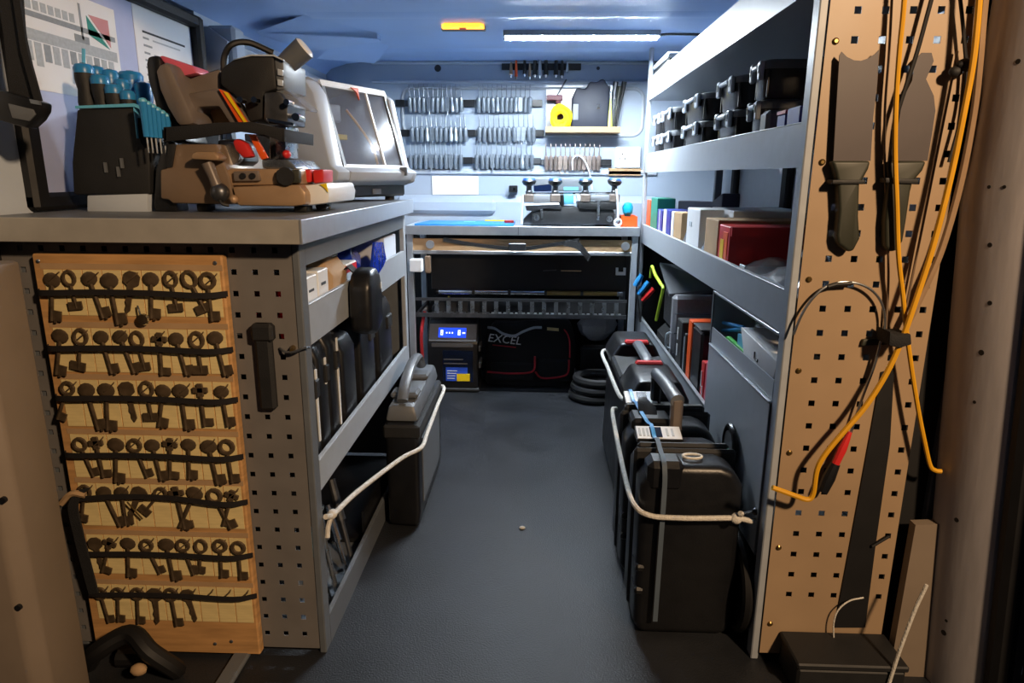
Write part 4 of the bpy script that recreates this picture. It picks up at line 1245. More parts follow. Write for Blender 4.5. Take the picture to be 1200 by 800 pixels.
# double socket
a, e = PY(722, 172, YB - 0.02), PY(750, 197, YB - 0.02)
t = thing('wall_socket', 'white double power socket low right on the bulkhead', 'socket', ((a.x + e.x) / 2, YB, e.z))
one(a.x, e.x, YB - 0.022, YB - 0.0005, e.z, a.z, ch=0.004).build('plate', 'plastic_white', t)
cxs = (a.x + e.x) / 2
for sx in (-0.028,):
    for dx, dz in ((0, 0.016), (-0.013, -0.006), (0.013, -0.006)):
        one(cxs + sx + dx - 0.003, cxs + sx + dx + 0.003, YB - 0.0225, YB - 0.021, (a.z + e.z) / 2 + dz - 0.004, (a.z + e.z) / 2 + dz + 0.004).build('pin_slot', 'plastic_matt', t)
for dx in (0.008, 0.03):
    one(cxs + dx - 0.006, cxs + dx + 0.006, YB - 0.025, YB - 0.021, (a.z + e.z) / 2 + 0.012, (a.z + e.z) / 2 + 0.022, ch=0.001).build('rocker', 'plastic_lightgrey', t)
a, e = PY(713, 197, YB - 0.01), PY(751, 206, YB - 0.01)
one(a.x, e.x, YB - 0.014, YB - 0.0005, e.z, a.z, ch=0.002).build('wall_plate', 'cardboard', label='tan plate below the white double socket', cat='plate')
w0 = [PY(u, v, YB - 0.05) for u, v in ((671, 199), (671, 187), (677, 182), (685, 188), (691, 203), (694, 222))]
MB().tube(spline(w0, 6), 0.0035, 7).build('white_wire', 'plastic_white', label='white wire looping in front of the lower right cutter strip', cat='wire')
a, e = PY(506, 206, YB - 0.015), PY(560, 238, YB - 0.03)
MB().box(a.x, e.x, YB - 0.006, YB - 0.0008, 0.888, a.z).build('wall_paper', 'paper', label='blank white paper sheet on the bulkhead above the blue mat', cat='paper')
a = PY(602, 221, YB - 0.02)
t = thing('wall_clip', 'little black clip with bright screw on the bulkhead left of vices', 'clip', (a.x, YB, a.z))
one(a.x - 0.02, a.x + 0.02, YB - 0.11, YB - 0.0, a.z - 0.016, a.z + 0.016, ch=0.003).build('body', 'plastic_black', t)
MB().cyl((a.x + 0.006, YB - 0.116, a.z), (a.x + 0.006, YB - 0.105, a.z), 0.007, n=10).build('screw', 'chrome', t)

# ================================================================== workbench across the back
TY, TZ = 2.90, 0.770
tb = thing('workbench', 'metal framed workbench across the back under the bulkhead', 'workbench', (-0.07, 3.08, 0))
one(-0.565, 0.435, TY + 0.004, 3.29, TZ - 0.036, TZ - 0.002).build('bench_top', 'plastic_lightgrey', tb)
one(-0.567, 0.437, TY, TY + 0.004, TZ - 0.038, TZ, ch=0.001).build('front_edge_trim', 'aluminium', tb)
one(-0.08, -0.078, TY - 0.001, TY + 0.0, TZ - 0.036, TZ - 0.002).build('edge_joint', 'rack_dark', tb)
for x in (-0.562, 0.408):
    for y in (TY + 0.008, 3.25):
        one(x, x + 0.026, y, y + 0.026, 0, TZ - 0.038, ch=0.002).build('leg', 'aluminium' if x < 0 and y < 3 else 'rack_grey', tb)
one(-0.536, 0.408, TY + 0.012, TY + 0.03, 0.66, 0.714).build('apron', 'cardboard', tb)
one(-0.536, 0.408, TY + 0.008, TY + 0.024, 0.648, 0.664, ch=0.002).build('cross_rail', 'aluminium', tb)
for x in (-0.46, 0.38):
    MB().cyl((x, TY + 0.002, 0.69), (x, TY + 0.014, 0.69), 0.018, n=16).build('rail_bolt', 'aluminium', tb)
# webbing belts under the bench
t = thing('webbing_strap', 'dark webbing strap sagging under the bench front with a buckle', 'strap', (-0.05, TY, 0.66))
MB().strip(spline([(-0.40, TY - 0.004, 0.712), (-0.25, TY - 0.006, 0.690), (-0.08, TY - 0.006, 0.676), (0.05, TY - 0.006, 0.692), (0.18, TY - 0.006, 0.715)], 5), 0.016, 0.004, (0, 0, 1)).build('band', 'webbing', t)
MB().box(-0.12, -0.045, TY - 0.014, TY - 0.001, 0.668, 0.700, ch=0.003).build('buckle', 'steel_dark', t)
MB().strip(spline([(0.12, TY - 0.012, 0.705), (0.18, TY - 0.03, 0.690), (0.225, TY - 0.035, 0.640)], 4), 0.028, 0.004, (0.4, 0, 1)).build('hanging_end', 'webbing', t)
# black panel under the bench with clips
t = thing('black_board', 'wide black board standing under the workbench', 'board', (-0.06, 3.0, 0.47))
one(-0.47, 0.40, 2.985, 2.999, 0.482, 0.646, ch=0.002).build('panel', 'plastic_black', t)
MB().strip([(0.03, 2.984, 0.57), (0.09, 2.984, 0.574)], 0.004, 0.002, (0, 0, 1)).build('scuff', 'steel_dark', t)
MB().strip([(0.11, 2.984, 0.571), (0.20, 2.984, 0.571)], 0.004, 0.002, (0, 0, 1)).build('scuff', 'cardboard', t)
MB().box(-0.545, -0.49, 2.86, 2.905, 0.575, 0.630, ch=0.004).build('white_clip', 'plastic_white', label='small white box clipped to the left bench leg', cat='box')
MB().box(-0.485, -0.460, 2.90, 2.93, 0.565, 0.64, ch=0.004).build('brown_block', 'copper_paint', label='small brown wooden block beside the white clipped box', cat='block')
t = thing('cable_clip', 'small white forked cable clip on the right end of black board', 'clip', (0.375, 2.975, 0.56))
one(0.352, 0.395, 2.970, 2.984, 0.556, 0.570).build('base', 'plastic_white', t)
for x in (0.352, 0.385):
    one(x, x + 0.010, 2.970, 2.984, 0.570, 0.588).build('prong', 'plastic_white', t)
# bright tube lamp (unlit) and slotted rail under it
t = thing('reflective_tube', 'long bright segmented metal tube above the slotted rail', 'tube', (-0.02, 2.965, 0.47))
xa, xb = -0.44, 0.365
for i in range(5):
    x0, x1 = xa + (xb - xa) * i / 5, xa + (xb - xa) * (i + 1) / 5
    MB().cyl((x0 + 0.006, 2.965, 0.474), (x1 - 0.006, 2.965, 0.474), 0.011, n=12).build('segment', 'chrome' if i < 3 else 'brass', t)
    MB().cyl((x0 - 0.006, 2.965, 0.474), (x0 + 0.006, 2.965, 0.474), 0.0125, n=12).build('collar', 'plastic_black', t)
MB().cyl((xb - 0.006, 2.965, 0.474), (xb + 0.02, 2.965, 0.474), 0.0125, n=12).build('collar', 'steel', t)
t = thing('slotted_rail', 'dark metal rail with a row of square slots under the workbench', 'rail', (0.0, 2.93, 0.36))
xs = [-0.44 + 0.053 * k for k in range(16)]
one(-0.534, 0.40, 2.925, 2.935, 0.440, 0.452).build('top_bar', 'steel_dark', t)
one(-0.534, 0.40, 2.925, 2.935, 0.366, 0.384).build('bottom_bar', 'steel_dark', t)
for x in xs:
    one(x - 0.009, x + 0.009, 2.925, 2.935, 0.384, 0.440).build('slat', 'steel', t)
    one(x - 0.022, x + 0.022, 2.926, 2.945, 0.383, 0.388).build('slot_edge', 'aluminium' if x > -0.2 else 'steel_dark', t)
one(-0.45, 0.40, 2.955, 2.957, 0.37, 0.45).build('backing', 'inside_dark', t)
for y in (-0.534, 0.39):
    one(y, y + 0.01, 2.957, 3.24, 0.37, 0.384).build('bracket', 'steel_dark', t)
# yellow and white wires lying on the jump starter
for k, (us, nm, m) in enumerate((((527, 378, 524, 368, 530, 364), 'yellow_wire', 'plastic_yellow'), ((535, 375, 528, 364, 520, 362), 'cream_wire', 'card'))):
    pass

# ================================================================== jump starter
JX0, JX1, JY = -0.495, -0.262, 2.975
js = thing('jump_starter', 'black battery jump starter with lit blue display, on the floor under bench', 'jump starter', ((JX0 + JX1) / 2, JY + 0.10, 0))
MB().prism([(JX0, JY + 0.01, 0.004), (JX0, JY, 0.03), (JX0, JY, 0.235), (JX0, JY + 0.06, 0.315), (JX0, JY + 0.085, 0.325), (JX0, JY + 0.085, 0.35), (JX0, JY + 0.2, 0.35), (JX0, JY + 0.2, 0.004)], (JX1 - JX0, 0, 0)).build('body', 'plastic_black', js, bevel=0.008)
one(JX0 - 0.006, JX1 + 0.006, JY - 0.006, JY + 0.2, 0.004, 0.02, ch=0.004).build('base_rim', 'plastic_matt', js)
one(JX0 + 0.02, JX1 - 0.02, JY - 0.004, JY + 0.01, 0.215, 0.235, ch=0.003).build('front_ledge', 'plastic_grey', js)
SL = Matrix.Translation((0, JY, 0.235)) @ Matrix.Rotation(math.atan2(0.08, 0.06), 4, 'X')     # slope frame: local y runs up the slope
MB().box(JX0 + 0.008, JX1 - 0.008, 0.006, 0.094, -0.001, 0.003, m=SL).build('slope_panel', 'plastic_grey', js)
ds = MB().box(-0.445, -0.318, 0.026, 0.074, 0.002, 0.0055, m=SL).build('display', 'screen_blue', js)
for x, s_ in ((-0.435, 1), (-0.355, 1)):
    dgt = MB()
    for sx, sy, w, h in ((0, 0.0, 0.010, 0.003), (0, 0.011, 0.010, 0.003), (0, 0.022, 0.010, 0.003), (0, 0.0, 0.003, 0.025), (0.008, 0.0, 0.003, 0.025)):
        dgt.box(x + sx, x + sx + w + (0 if w > 0.005 else 0), 0.037 + sy, 0.037 + sy + h, 0.005, 0.0065, m=SL)
    dgt.build('digit', 'digit_white', ds)
for x in (-0.410, -0.397, -0.384, -0.335, -0.328):
    MB().box(x, x + 0.006, 0.045, 0.052, 0.005, 0.0062, m=SL).build('icon', 'digit_white', ds)
for x in (JX0 + 0.035, JX1 - 0.03):
    MB().cyl((x, JY + 0.10, 0.372), (x, JY + 0.125, 0.385), 0.026, 0.020, 14).build('socket_knob', 'plastic_grey', js)
MB().tube(spline([(JX0 + 0.07, JY + 0.13, 0.35), (JX0 + 0.075, JY + 0.12, 0.395), (-0.38, JY + 0.115, 0.405), (JX1 - 0.075, JY + 0.12, 0.395), (JX1 - 0.07, JY + 0.13, 0.35)], 5), 0.011, 9).build('carry_handle', 'plastic_matt', js)
lbx = one(-0.425, -0.285, JY - 0.002, JY + 0.002, 0.05, 0.20, ch=0.001).build('front_label', 'screen_off', js)
one(-0.41, -0.31, JY - 0.003, JY, 0.055, 0.120).build('label_field', 'label_blue', lbx)
one(-0.36, -0.30, JY - 0.004, JY - 0.002, 0.055, 0.090).build('warning_patch', 'plastic_yellow', lbx)
for i in range(4):
    one(-0.405, -0.37 + 0.004 * i, JY - 0.004, JY - 0.002, 0.066 + i * 0.012, 0.069 + i * 0.012).build('text_line', 'label_white', lbx)
for z in (0.155, 0.135):
    one(-0.42, -0.33 + (0.155 - z), JY - 0.003, JY, z, z + 0.006, ch=0.001).build('label_stripe', 'plastic_grey', lbx)
for z in (0.11, 0.19):
    one(JX1 + 0.0005, JX1 + 0.010, JY + 0.02, JY + 0.12, z, z + 0.03, ch=0.003).build('side_grip', 'plastic_grey', js)
MB().tube(spline([(JX0 - 0.012, JY + 0.03, 0.375), (JX0 - 0.025, JY, 0.28), (JX0 - 0.022, JY - 0.005, 0.15), (JX0 - 0.022, JY + 0.0, 0.006)], 5), 0.0075, 8).build('red_lead', 'cloth_red', label='red cable hanging along the left side of the jump starter', cat='cable')
MB().tube(spline([(-0.40, JY + 0.07, 0.44), (-0.405, JY + 0.06, 0.40), (-0.38, JY + 0.06, 0.365), (-0.345, JY + 0.075, 0.352)], 5), 0.005, 7).build('yellow_wire', 'plastic_yellow', label='yellow wire draped over the jump starter', cat='wire')
MB().tube(spline([(-0.345, JY + 0.09, 0.43), (-0.335, JY + 0.08, 0.40), (-0.33, JY + 0.085, 0.36)], 5), 0.004, 7).build('cream_wire', 'card', label='short cream wire right of the yellow one on jump starter', cat='wire')

# ================================================================== tool bag with red piping
bg_ = thing('tool_bag', 'soft black tool bag with red piping and white lettering', 'bag', (-0.02, 3.16, 0))
bx0, bx1, by = -0.235, 0.195, 3.075
b = MB()
N = 22
V, fs = [], []
for i, (z, gx, gy) in enumerate(((0.004, 0.97, 0.97), (0.03, 1.0, 1.0), (0.12, 1.0, 1.0), (0.20, 0.99, 0.96), (0.25, 0.96, 0.86), (0.285, 0.90, 0.66), (0.305, 0.82, 0.40))):
    for k in range(N):
        a = 2 * pi * k / N
        c_, s_ = cos(a), sin(a)
        ex = 0.28
        px = math.copysign(abs(c_) ** ex, c_) * (bx1 - bx0) / 2 * gx
        py = math.copysign(abs(s_) ** ex, s_) * 0.095 * gy
        wob = 0.008 * noise.noise(Vector((px * 12, py * 12, z * 14)))
        V.append(((bx0 + bx1) / 2 + px + wob, by + 0.095 + py + wob, z + (0.012 * sin(px * 14) if z > 0.2 else 0)))
for i in range(6):
    for k in range(N):
        q = (k + 1) % N
        fs.append([i * N + k, i * N + q, (i + 1) * N + q, (i + 1) * N + k])
fs.append(list(range(N))); fs.append([6 * N + k for k in range(N)])
b.add(V, fs).build('bag_body', 'cloth_black', bg_, smooth=60)
fy = by - 0.004
MB().box(bx0 + 0.02, 0.0, fy - 0.012, fy + 0.01, 0.03, 0.12, ch=0.01).build('front_pocket', 'cloth_black', bg_)
MB().box(0.012, bx1 - 0.02, fy - 0.012, fy + 0.01, 0.03, 0.14, ch=0.01).build('front_pocket', 'cloth_black', bg_)
MB().tube(spline([(bx0 + 0.01, fy - 0.012, 0.075), (-0.12, fy - 0.014, 0.070), (-0.03, fy - 0.014, 0.075), (-0.002, fy - 0.014, 0.095), (0.0, fy - 0.012, 0.155)], 5), 0.0045, 7).build('piping', 'cloth_red', bg_)
MB().tube(spline([(0.003, fy - 0.014, 0.08), (0.03, fy - 0.015, 0.052), (0.09, fy - 0.015, 0.052), (0.145, fy - 0.014, 0.065), (0.160, fy - 0.013, 0.09), (0.160, fy - 0.010, 0.14)], 5), 0.0045, 7).build('piping', 'cloth_red', bg_)
MB().tube(spline([(0.125, fy + 0.05, 0.285), (0.15, fy + 0.01, 0.262), (0.162, fy - 0.004, 0.22), (0.164, fy - 0.006, 0.15)], 5), 0.0035, 7).build('side_piping', 'cloth_red', bg_)
text_mb('EXCEL', 0.052, rot_yz((-0.145, fy - 0.004, 0.232), rz=0) @ Matrix.Rotation(-0.10, 4, 'Z') @ Matrix.Scale(1.05, 4), 0.0015, 0.15).build('lettering', 'plastic_white', bg_)
MB().tube([(-0.20, fy - 0.002, 0.205), (-0.09, fy - 0.002, 0.195)], 0.0025, 6).build('lettering_underline', 'cloth_red', bg_)
MB().strip(spline([(-0.225, fy + 0.02, 0.285), (-0.19, fy - 0.004, 0.285), (-0.15, fy - 0.010, 0.262), (-0.10, fy - 0.008, 0.252), (-0.06, fy - 0.010, 0.272), (-0.01, fy + 0.0, 0.290), (0.03, fy + 0.01, 0.290)], 5), 0.012, 0.003, (0, 0.5, 1)).build('strap', 'plastic_lightgrey', bg_)
MB().strip([(0.055, fy + 0.02, 0.282), (0.11, fy + 0.02, 0.278)], 0.014, 0.003, (0, 0.5, 1)).build('zip_edge', 'card', bg_)
MB().box(0.185, 0.198, fy + 0.02, fy + 0.04, 0.04, 0.09, ch=0.003).build('buckle', 'steel', bg_)

# clear bag, dark hose reel behind the right cases
t = thing('clear_bag', 'crumpled clear plastic bag under the right end of the bench', 'bag', (0.31, 3.16, 0.21))
b = MB()
N, K = 16, 9
V, fs = [], []
for i in range(K):
    ph = pi * i / (K - 1)
    for k in range(N):
        a = 2 * pi * k / N
        rr = sin(ph) * 0.085 * (1 + 0.35 * noise.noise(Vector((cos(a) * 2, sin(a) * 2, i * 0.7)))) + 0.004
        V.append((0.295 + rr * cos(a), 3.16 + rr * 0.7 * sin(a), 0.295 - 0.085 * cos(ph)))
for i in range(K - 1):
    for k in range(N):
        q = (k + 1) % N
        fs.append([i * N + k, i * N + q, (i + 1) * N + q, (i + 1) * N + k])
fs.append(list(range(N))); fs.append([(K - 1) * N + k for k in range(N)])
b.add(V, fs).build('film', 'frosted_plastic', t, smooth=20)
MB().box(0.215, 0.40, 3.08, 3.24, 0.0, 0.205, ch=0.015).build('black_crate', 'plastic_black', label='black crate carrying the clear bag at the back right', cat='crate')
t = thing('hose_coil', 'coil of thick black hose on the floor at the back right', 'hose', (0.30, 2.93, 0))
for k in range(3):
    MB().ring((0.272 + 0.005 * k, 2.925, 0.022 + 0.036 * k), 0.10 - 0.004 * k, 0.019, 'z', 28, 8).build('loop', 'rubber_black', t)

# ================================================================== on the workbench
zt = TZ - 0.0015
t = thing('blue_mat', 'flat blue mat on the left half of the workbench', 'mat', (-0.32, 3.0, zt))
MB().prism([(-0.53, 2.93, zt), (-0.10, 2.93, zt), (-0.10, 3.17, zt), (-0.50, 3.17, zt)], (0, 0, 0.007)).build('sheet', 'mat_blue', t)
one(-0.33, -0.28, 3.06, 3.10, zt + 0.0072, zt + 0.0085).build('pale_patch', 'plastic_lightblue', t)
one(-0.24, -0.12, 3.13, 3.16, zt + 0.0072, zt + 0.012, ch=0.001).build('yellow_patch', 'plastic_yellow', t)
MB().cyl((-0.125, 3.06, zt + 0.0075), (-0.125, 3.06, zt + 0.017), 0.022, n=14).build('red_pot', 'plastic_red', label='small red pot at the right edge of the blue mat', cat='cap')  # a red cap lying on the mat, drawn as a short cylinder
# twin vice jig
vj = thing('twin_vice', 'black twin vice with four blue knobs on the workbench', 'vice', (0.165, 3.02, zt + 0.001))


def vp(nm, px, Y0, Y1, m, bev=0.002):
    return MB().pY([(590 + x / 7.06, 190 + y / 7.06) for x, y in px], Y0, Y1, zmin=zt + 0.0008).build(nm, m, vj, bevel=bev)


VY = 2.955
vp('base', [(235, 380), (340, 370), (590, 370), (620, 380), (900, 380), (925, 430), (915, 515), (240, 515)], VY, VY + 0.14, 'plastic_matt', 0.004)
vp('base_side', [(165, 470), (240, 400), (245, 520), (160, 525)], VY + 0.02, VY + 0.10, 'steel_dark')
vp('carriage', [(180, 360), (240, 350), (470, 350), (480, 390), (340, 385), (260, 405), (190, 400)], VY - 0.004, VY + 0.10, 'steel_dark')
vp('carriage', [(610, 330), (930, 330), (940, 385), (890, 395), (620, 385)], VY - 0.006, VY + 0.10, 'plastic_matt', 0.004)
vp('slide_rail', [(235, 250), (900, 246), (900, 262), (235, 266)], VY + 0.06, VY + 0.075, 'chrome', 0.001)
vp('jaw', [(243, 272), (398, 276), (398, 345), (243, 350)], VY - 0.004, VY + 0.09, 'aluminium', 0.002)
vp('jaw_foot', [(172, 345), (460, 335), (462, 352), (172, 362)], VY - 0.006, VY + 0.02, 'plastic_white', 0.001)
vp('jaw', [(690, 275), (880, 275), (880, 318), (690, 320)], VY - 0.004, VY + 0.09, 'aluminium', 0.002)
vp('jaw', [(612, 275), (640, 275), (640, 320), (612, 320)], VY - 0.004, VY + 0.09, 'plastic_white', 0.002)
vp('joint_block', [(455, 270), (500, 270), (500, 360), (455, 365)], VY, VY + 0.08, 'plastic_black', 0.001)
vp('cyan_block', [(500, 272), (580, 272), (580, 345), (500, 350)], VY + 0.02, VY + 0.08, 'plastic_lightblue', 0.002)
vp('rear_body', [(245, 140), (480, 135), (650, 140), (650, 240), (250, 245)], VY + 0.09, VY + 0.17, 'plastic_grey', 0.004)
vp('rear_label', [(500, 205), (620, 205), (620, 232), (500, 232)], VY + 0.084, VY + 0.0905, 'plastic_lightblue', 0)
vp('rear_label', [(252, 195), (395, 180), (395, 240), (252, 240)], VY + 0.084, VY + 0.0905, 'screen_off', 0)
vp('front_screw_post', [(305, 390), (325, 390), (328, 465), (310, 465)], VY - 0.008, VY + 0.006, 'steel', 0.001)
vp('front_screw_post', [(778, 320), (800, 320), (792, 480), (775, 480)], VY - 0.010, VY + 0.006, 'steel', 0.001)
for x, y in ((275, 460), (878, 470)):
    q = PY(590 + x / 7.06, 190 + y / 7.06, VY - 0.003)
    MB().cyl((q.x, VY - 0.006, q.z), (q.x, VY + 0.004, q.z), 0.013, n=14).build('bolt_head', 'steel', vj)
for x in (212, 430, 680, 920):
    q = PY(590 + x / 7.06, 190 + 160 / 7.06, VY + 0.02)
    f_ = PY(590 + x / 7.06, 190 + 330 / 7.06, VY + 0.02)
    mx = Matrix.Translation((q.x, VY + 0.02, q.z)) @ Matrix.Rotation(0.12 if x > 800 else -0.04, 4, 'Y')
    kn = MB().lathe([(0.012, -0.020), (0.026, -0.012), (0.032, 0.0), (0.028, 0.006)], 14, mx).build('knob', 'plastic_black', vj)
    MB().lathe([(0.028, 0.0062), (0.024, 0.013), (0.010, 0.015)], 14, mx).build('knob_cap', 'grip_blue', kn)
    MB().lathe([(0.016, f_.z - q.z + 0.012), (0.016, f_.z - q.z + 0.045), (0.012, f_.z - q.z + 0.05), (0.012, -0.018)], 12, Matrix.Translation((q.x, VY + 0.02, q.z))).build('clamp_stem', 'steel_dark', vj)
    MB().box(q.x - 0.022, q.x + 0.022, VY - 0.008, VY + 0.05, f_.z, f_.z + 0.034, ch=0.004).build('clamp_block', 'taupe', vj)
pw = [PY(590 + x / 7.06, 190 + y / 7.06, VY - 0.012) for x, y in ((160, 270), (156, 350), (152, 420), (150, 460), (148, 505))]
MB().tube(spline(pw, 4), 0.004, 7).build('pull_cord', 'plastic_white', vj)
pw = [PY(590 + x / 7.06, 190 + y / 7.06, VY - 0.012) for x, y in ((935, 220), (945, 320), (948, 420), (945, 500))]
MB().tube(spline(pw, 4), 0.005, 7).build('lever', 'plastic_white', vj)
q = PY(590 + 945 / 7.06, 190 + 527 / 7.06, VY - 0.02)
MB().ring((q.x, VY - 0.02, max(q.z, zt + 0.02)), 0.014, 0.005, 'y', 16, 7).build('lever_eye', 'plastic_white', vj)
# phone-like grey device behind, orange tray with cyan cap
a, e = PY(690 + 8, 217, 3.12), PY(714, 224, 3.12)
one(a.x, a.x + 0.10, 3.12, 3.14, zt, 0.905, ch=0.004).build('grey_device', 'plastic_grey', label='flat grey device standing behind the right vice jaw', cat='device')
t = thing('orange_tray', 'orange plastic tray at the right end of workbench', 'tray', (0.395, 3.0, zt))
MB().box(0.362, 0.432, 2.95, 3.08, zt, zt + 0.008).build('tray_floor', 'plastic_orange', t)
for b_ in ((0.362, 0.432, 2.95, 2.954), (0.362, 0.432, 3.076, 3.08), (0.362, 0.366, 2.954, 3.076), (0.428, 0.432, 2.954, 3.076)):
    MB().box(*b_, zt + 0.008, zt + 0.045).build('tray_wall', 'plastic_orange', t)
t = thing('cyan_tool', 'bright cyan plastic tool standing in the orange tray', 'tool', (0.395, 3.0, zt + 0.009))
MB().lathe([(0.012, 0.0), (0.014, 0.04), (0.022, 0.05), (0.024, 0.075), (0.016, 0.09), (0.006, 0.095)], 12, Matrix.Translation((0.395, 3.0, zt + 0.0085))).build('body', mat('plastic_cyan', '#16a5c8', 0.35), t)
MB().box(0.385, 0.41, 2.985, 3.0, zt + 0.03, zt + 0.04).build('fin', 'plastic_cyan', t)


# ================================================================== right rack
XR, YF, YE = 0.462, 1.227, 3.05
XB = 0.80
rr_ = thing('shelving_unit', 'tall grey steel shelving unit along the right side, tan holed end panel', 'shelving', (0.63, 2.14, 0))
holed(0.476, 0.718, 0.02, 1.50, [0.522 + 0.0447 * k for k in range(5)], [0.159 + 0.04535 * n for n in range(29)], 0.0115, 1.2225, 1.2245).build('perforated_panel', 'panel_tan', rr_)
for z in (1.006, 0.802, 0.631, 0.467, 0.264, 0.09, 1.20, 1.38):
    MB().lathe([(0.0055, 0), (0.0055, 0.002), (0.003, 0.004)], 10, Matrix.Translation((0.491, 1.2225, z)) @ Matrix.Rotation(pi / 2, 4, 'X')).build('rivet', 'brass', rr_)
for y in (YF, YE - 0.03):
    u = MB().box(XR - 0.001, XR + 0.014, y, y + 0.03, 0, 1.50, ch=0.002)
    u.build('upright', 'rack_grey', rr_)
    one(XB - 0.03, XB - 0.001, y, y + 0.03, 0, 1.46, ch=0.002).build('upright', 'rack_dark', rr_)
for z0, z1 in ((1.290, 1.377), (0.997, 1.072), (0.697, 0.775)):
    b = MB().box(XR + 0.0, XR + 0.003, YF + 0.03, YE - 0.03, z0, z1)
    b.box(XR, XR + 0.012, YF + 0.03, YE - 0.03, z1, z1 + 0.003, ch=0.001)
    b.build('shelf_lip', 'rack_grey', rr_)
    zsh = z0 if z0 > 1.2 else z1 - 0.016
    one(XR + 0.003, XB - 0.03, YF + 0.031, YE - 0.031, zsh, zsh + 0.003).build('shelf', 'rack_grey', rr_)
one(XR + 0.002, XR + 0.005, 1.745, YE - 0.03, 0.20, 0.375).build('bin_lip', 'rack_grey', rr_)
one(XR - 0.001, XR + 0.010, 1.745, YE - 0.03, 0.375, 0.379, ch=0.001).build('lip_edge', 'aluminium', rr_)
one(XR + 0.005, XB - 0.03, 1.27, YE - 0.031, 0.218, 0.221).build('shelf', 'rack_dark', rr_)
one(XB - 0.003, XB - 0.001, YF + 0.03, YE - 0.03, 0.02, 0.70).build('back_panel', 'inside_dark', rr_)
one(XR + 0.015, XB - 0.03, YE - 0.003, YE - 0.001, 0.02, 0.70).build('end_sheet', 'inside_dark', rr_)
# white corner cap at the far end of the middle lip
one(XR - 0.002, XR + 0.002, YE - 0.055, YE - 0.002, 0.995, 1.074).build('corner_plate', 'aluminium', rr_)
# drawer front (grey panel) and the open tray over it
pn = thing('hinged_panel', 'plain grey steel front panel with bright top edge, lower right rack', 'panel', (0.46, 1.49, 0.22))
b = MB().prism([(XR - 0.004, 1.735, 0.225), (XR - 0.004, 1.262, 0.225), (XR - 0.004, 1.262, 0.553), (XR - 0.004, 1.735, 0.553)], (0.003, 0, 0))
b.build('sheet', 'rack_grey', pn)
one(XR - 0.006, XR + 0.004, 1.262, 1.735, 0.553, 0.557, ch=0.001).build('top_edge', 'aluminium', pn)
one(XR - 0.0045, XR - 0.0005, 1.258, 1.262, 0.225, 0.553).build('side_fold', 'rack_dark', pn)
MB().ball((XR - 0.006, 1.272, 0.315), 0.0075, 10, 7).build('black_knob', 'plastic_black', pn)
tr = thing('open_tray', 'open grey steel tray holding papers above the plain front panel', 'tray', (0.55, 1.49, 0.558))
one(XR + 0.002, 0.70, 1.262, 1.735, 0.5585, 0.561).build('tray_floor', 'rack_dark', tr)
one(XR + 0.0, XR + 0.002, 1.262, 1.735, 0.5585, 0.60).build('front_wall', 'rack_grey', tr)
one(XR + 0.002, 0.70, 1.733, 1.735, 0.561, 0.69).build('far_wall', 'rack_grey', tr)
one(0.698, 0.70, 1.264, 1.733, 0.561, 0.69).build('back_wall', 'rack_dark', tr)
one(XR - 0.002, XR + 0.006, 1.735, 1.745, 0.555, 0.694, ch=0.001).build('corner_post', 'rack_dark', tr)
one(XR - 0.001, XR + 0.008, 1.26, 1.74, 0.688, 0.694, ch=0.001).build('top_edge', 'aluminium', tr)
# contents of the tray
zt2 = 0.5615
t = thing('card_box', 'white card box with a small printed hook, tilted in the open tray', 'box', (0.50, 1.34, zt2))
b = MB().pX([(868, 383), (911, 424), (902, 455), (872, 424)], 0.466, 0.56)
b.build('carton', 'plastic_white', t, bevel=0.002)
c0 = PX(886, 418, 0.465)
MB().tube([c0 + Vector((-0.0002, 0.012, 0.008)), c0 + Vector((-0.0002, 0.010, -0.006)), c0 + Vector((-0.0002, -0.012, -0.008)), c0 + Vector((-0.0002, -0.012, -0.002))], 0.0014, 5).build('printed_mark', 'print_dark', t)
MB().pX([(846, 396), (852, 394), (878, 418), (876, 424), (862, 420), (850, 408)], 0.4685, 0.478).build('green_tag', 'plastic_green', label='bright green plastic tag lying in front of the white card box', cat='tag', bevel=0.001)
one(0.48, 0.53, 1.50, 1.66, zt2, zt2 + 0.012).build('paper_pad', 'paper', label='white folded paper beside the green tag in the tray', cat='paper')
MB().prism([(0.474, 1.445, zt2), (0.474, 1.55, zt2), (0.474, 1.55, 0.625), (0.474, 1.445, 0.635)], (0.008, 0, 0)).build('teal_card', 'plastic_lightblue', label='pale turquoise card standing behind the white card box', cat='card')
for i, (u0, v0, u1, v1, lab) in enumerate(((848, 378, 872, 384, 'upper blue pen lying in the open tray'), (846, 387, 870, 386, 'lower blue pen lying in the open tray'))):
    a, e = PX(u0, v0, 0.490), PX(u1, v1, 0.492)
    MB().cyl(a, e, 0.005, n=8).build('pen', 'plastic_blue', label=lab, cat='pen')
b = thing('clear_jar', 'glassy clear bag bundle at the far back of the open tray', 'bag', (0.58, 1.62, zt2))
MB().ball((0.60, 1.63, zt2 + 0.055), (0.07, 0.08, 0.055), 14, 9).build('film', 'tinted_window', b)

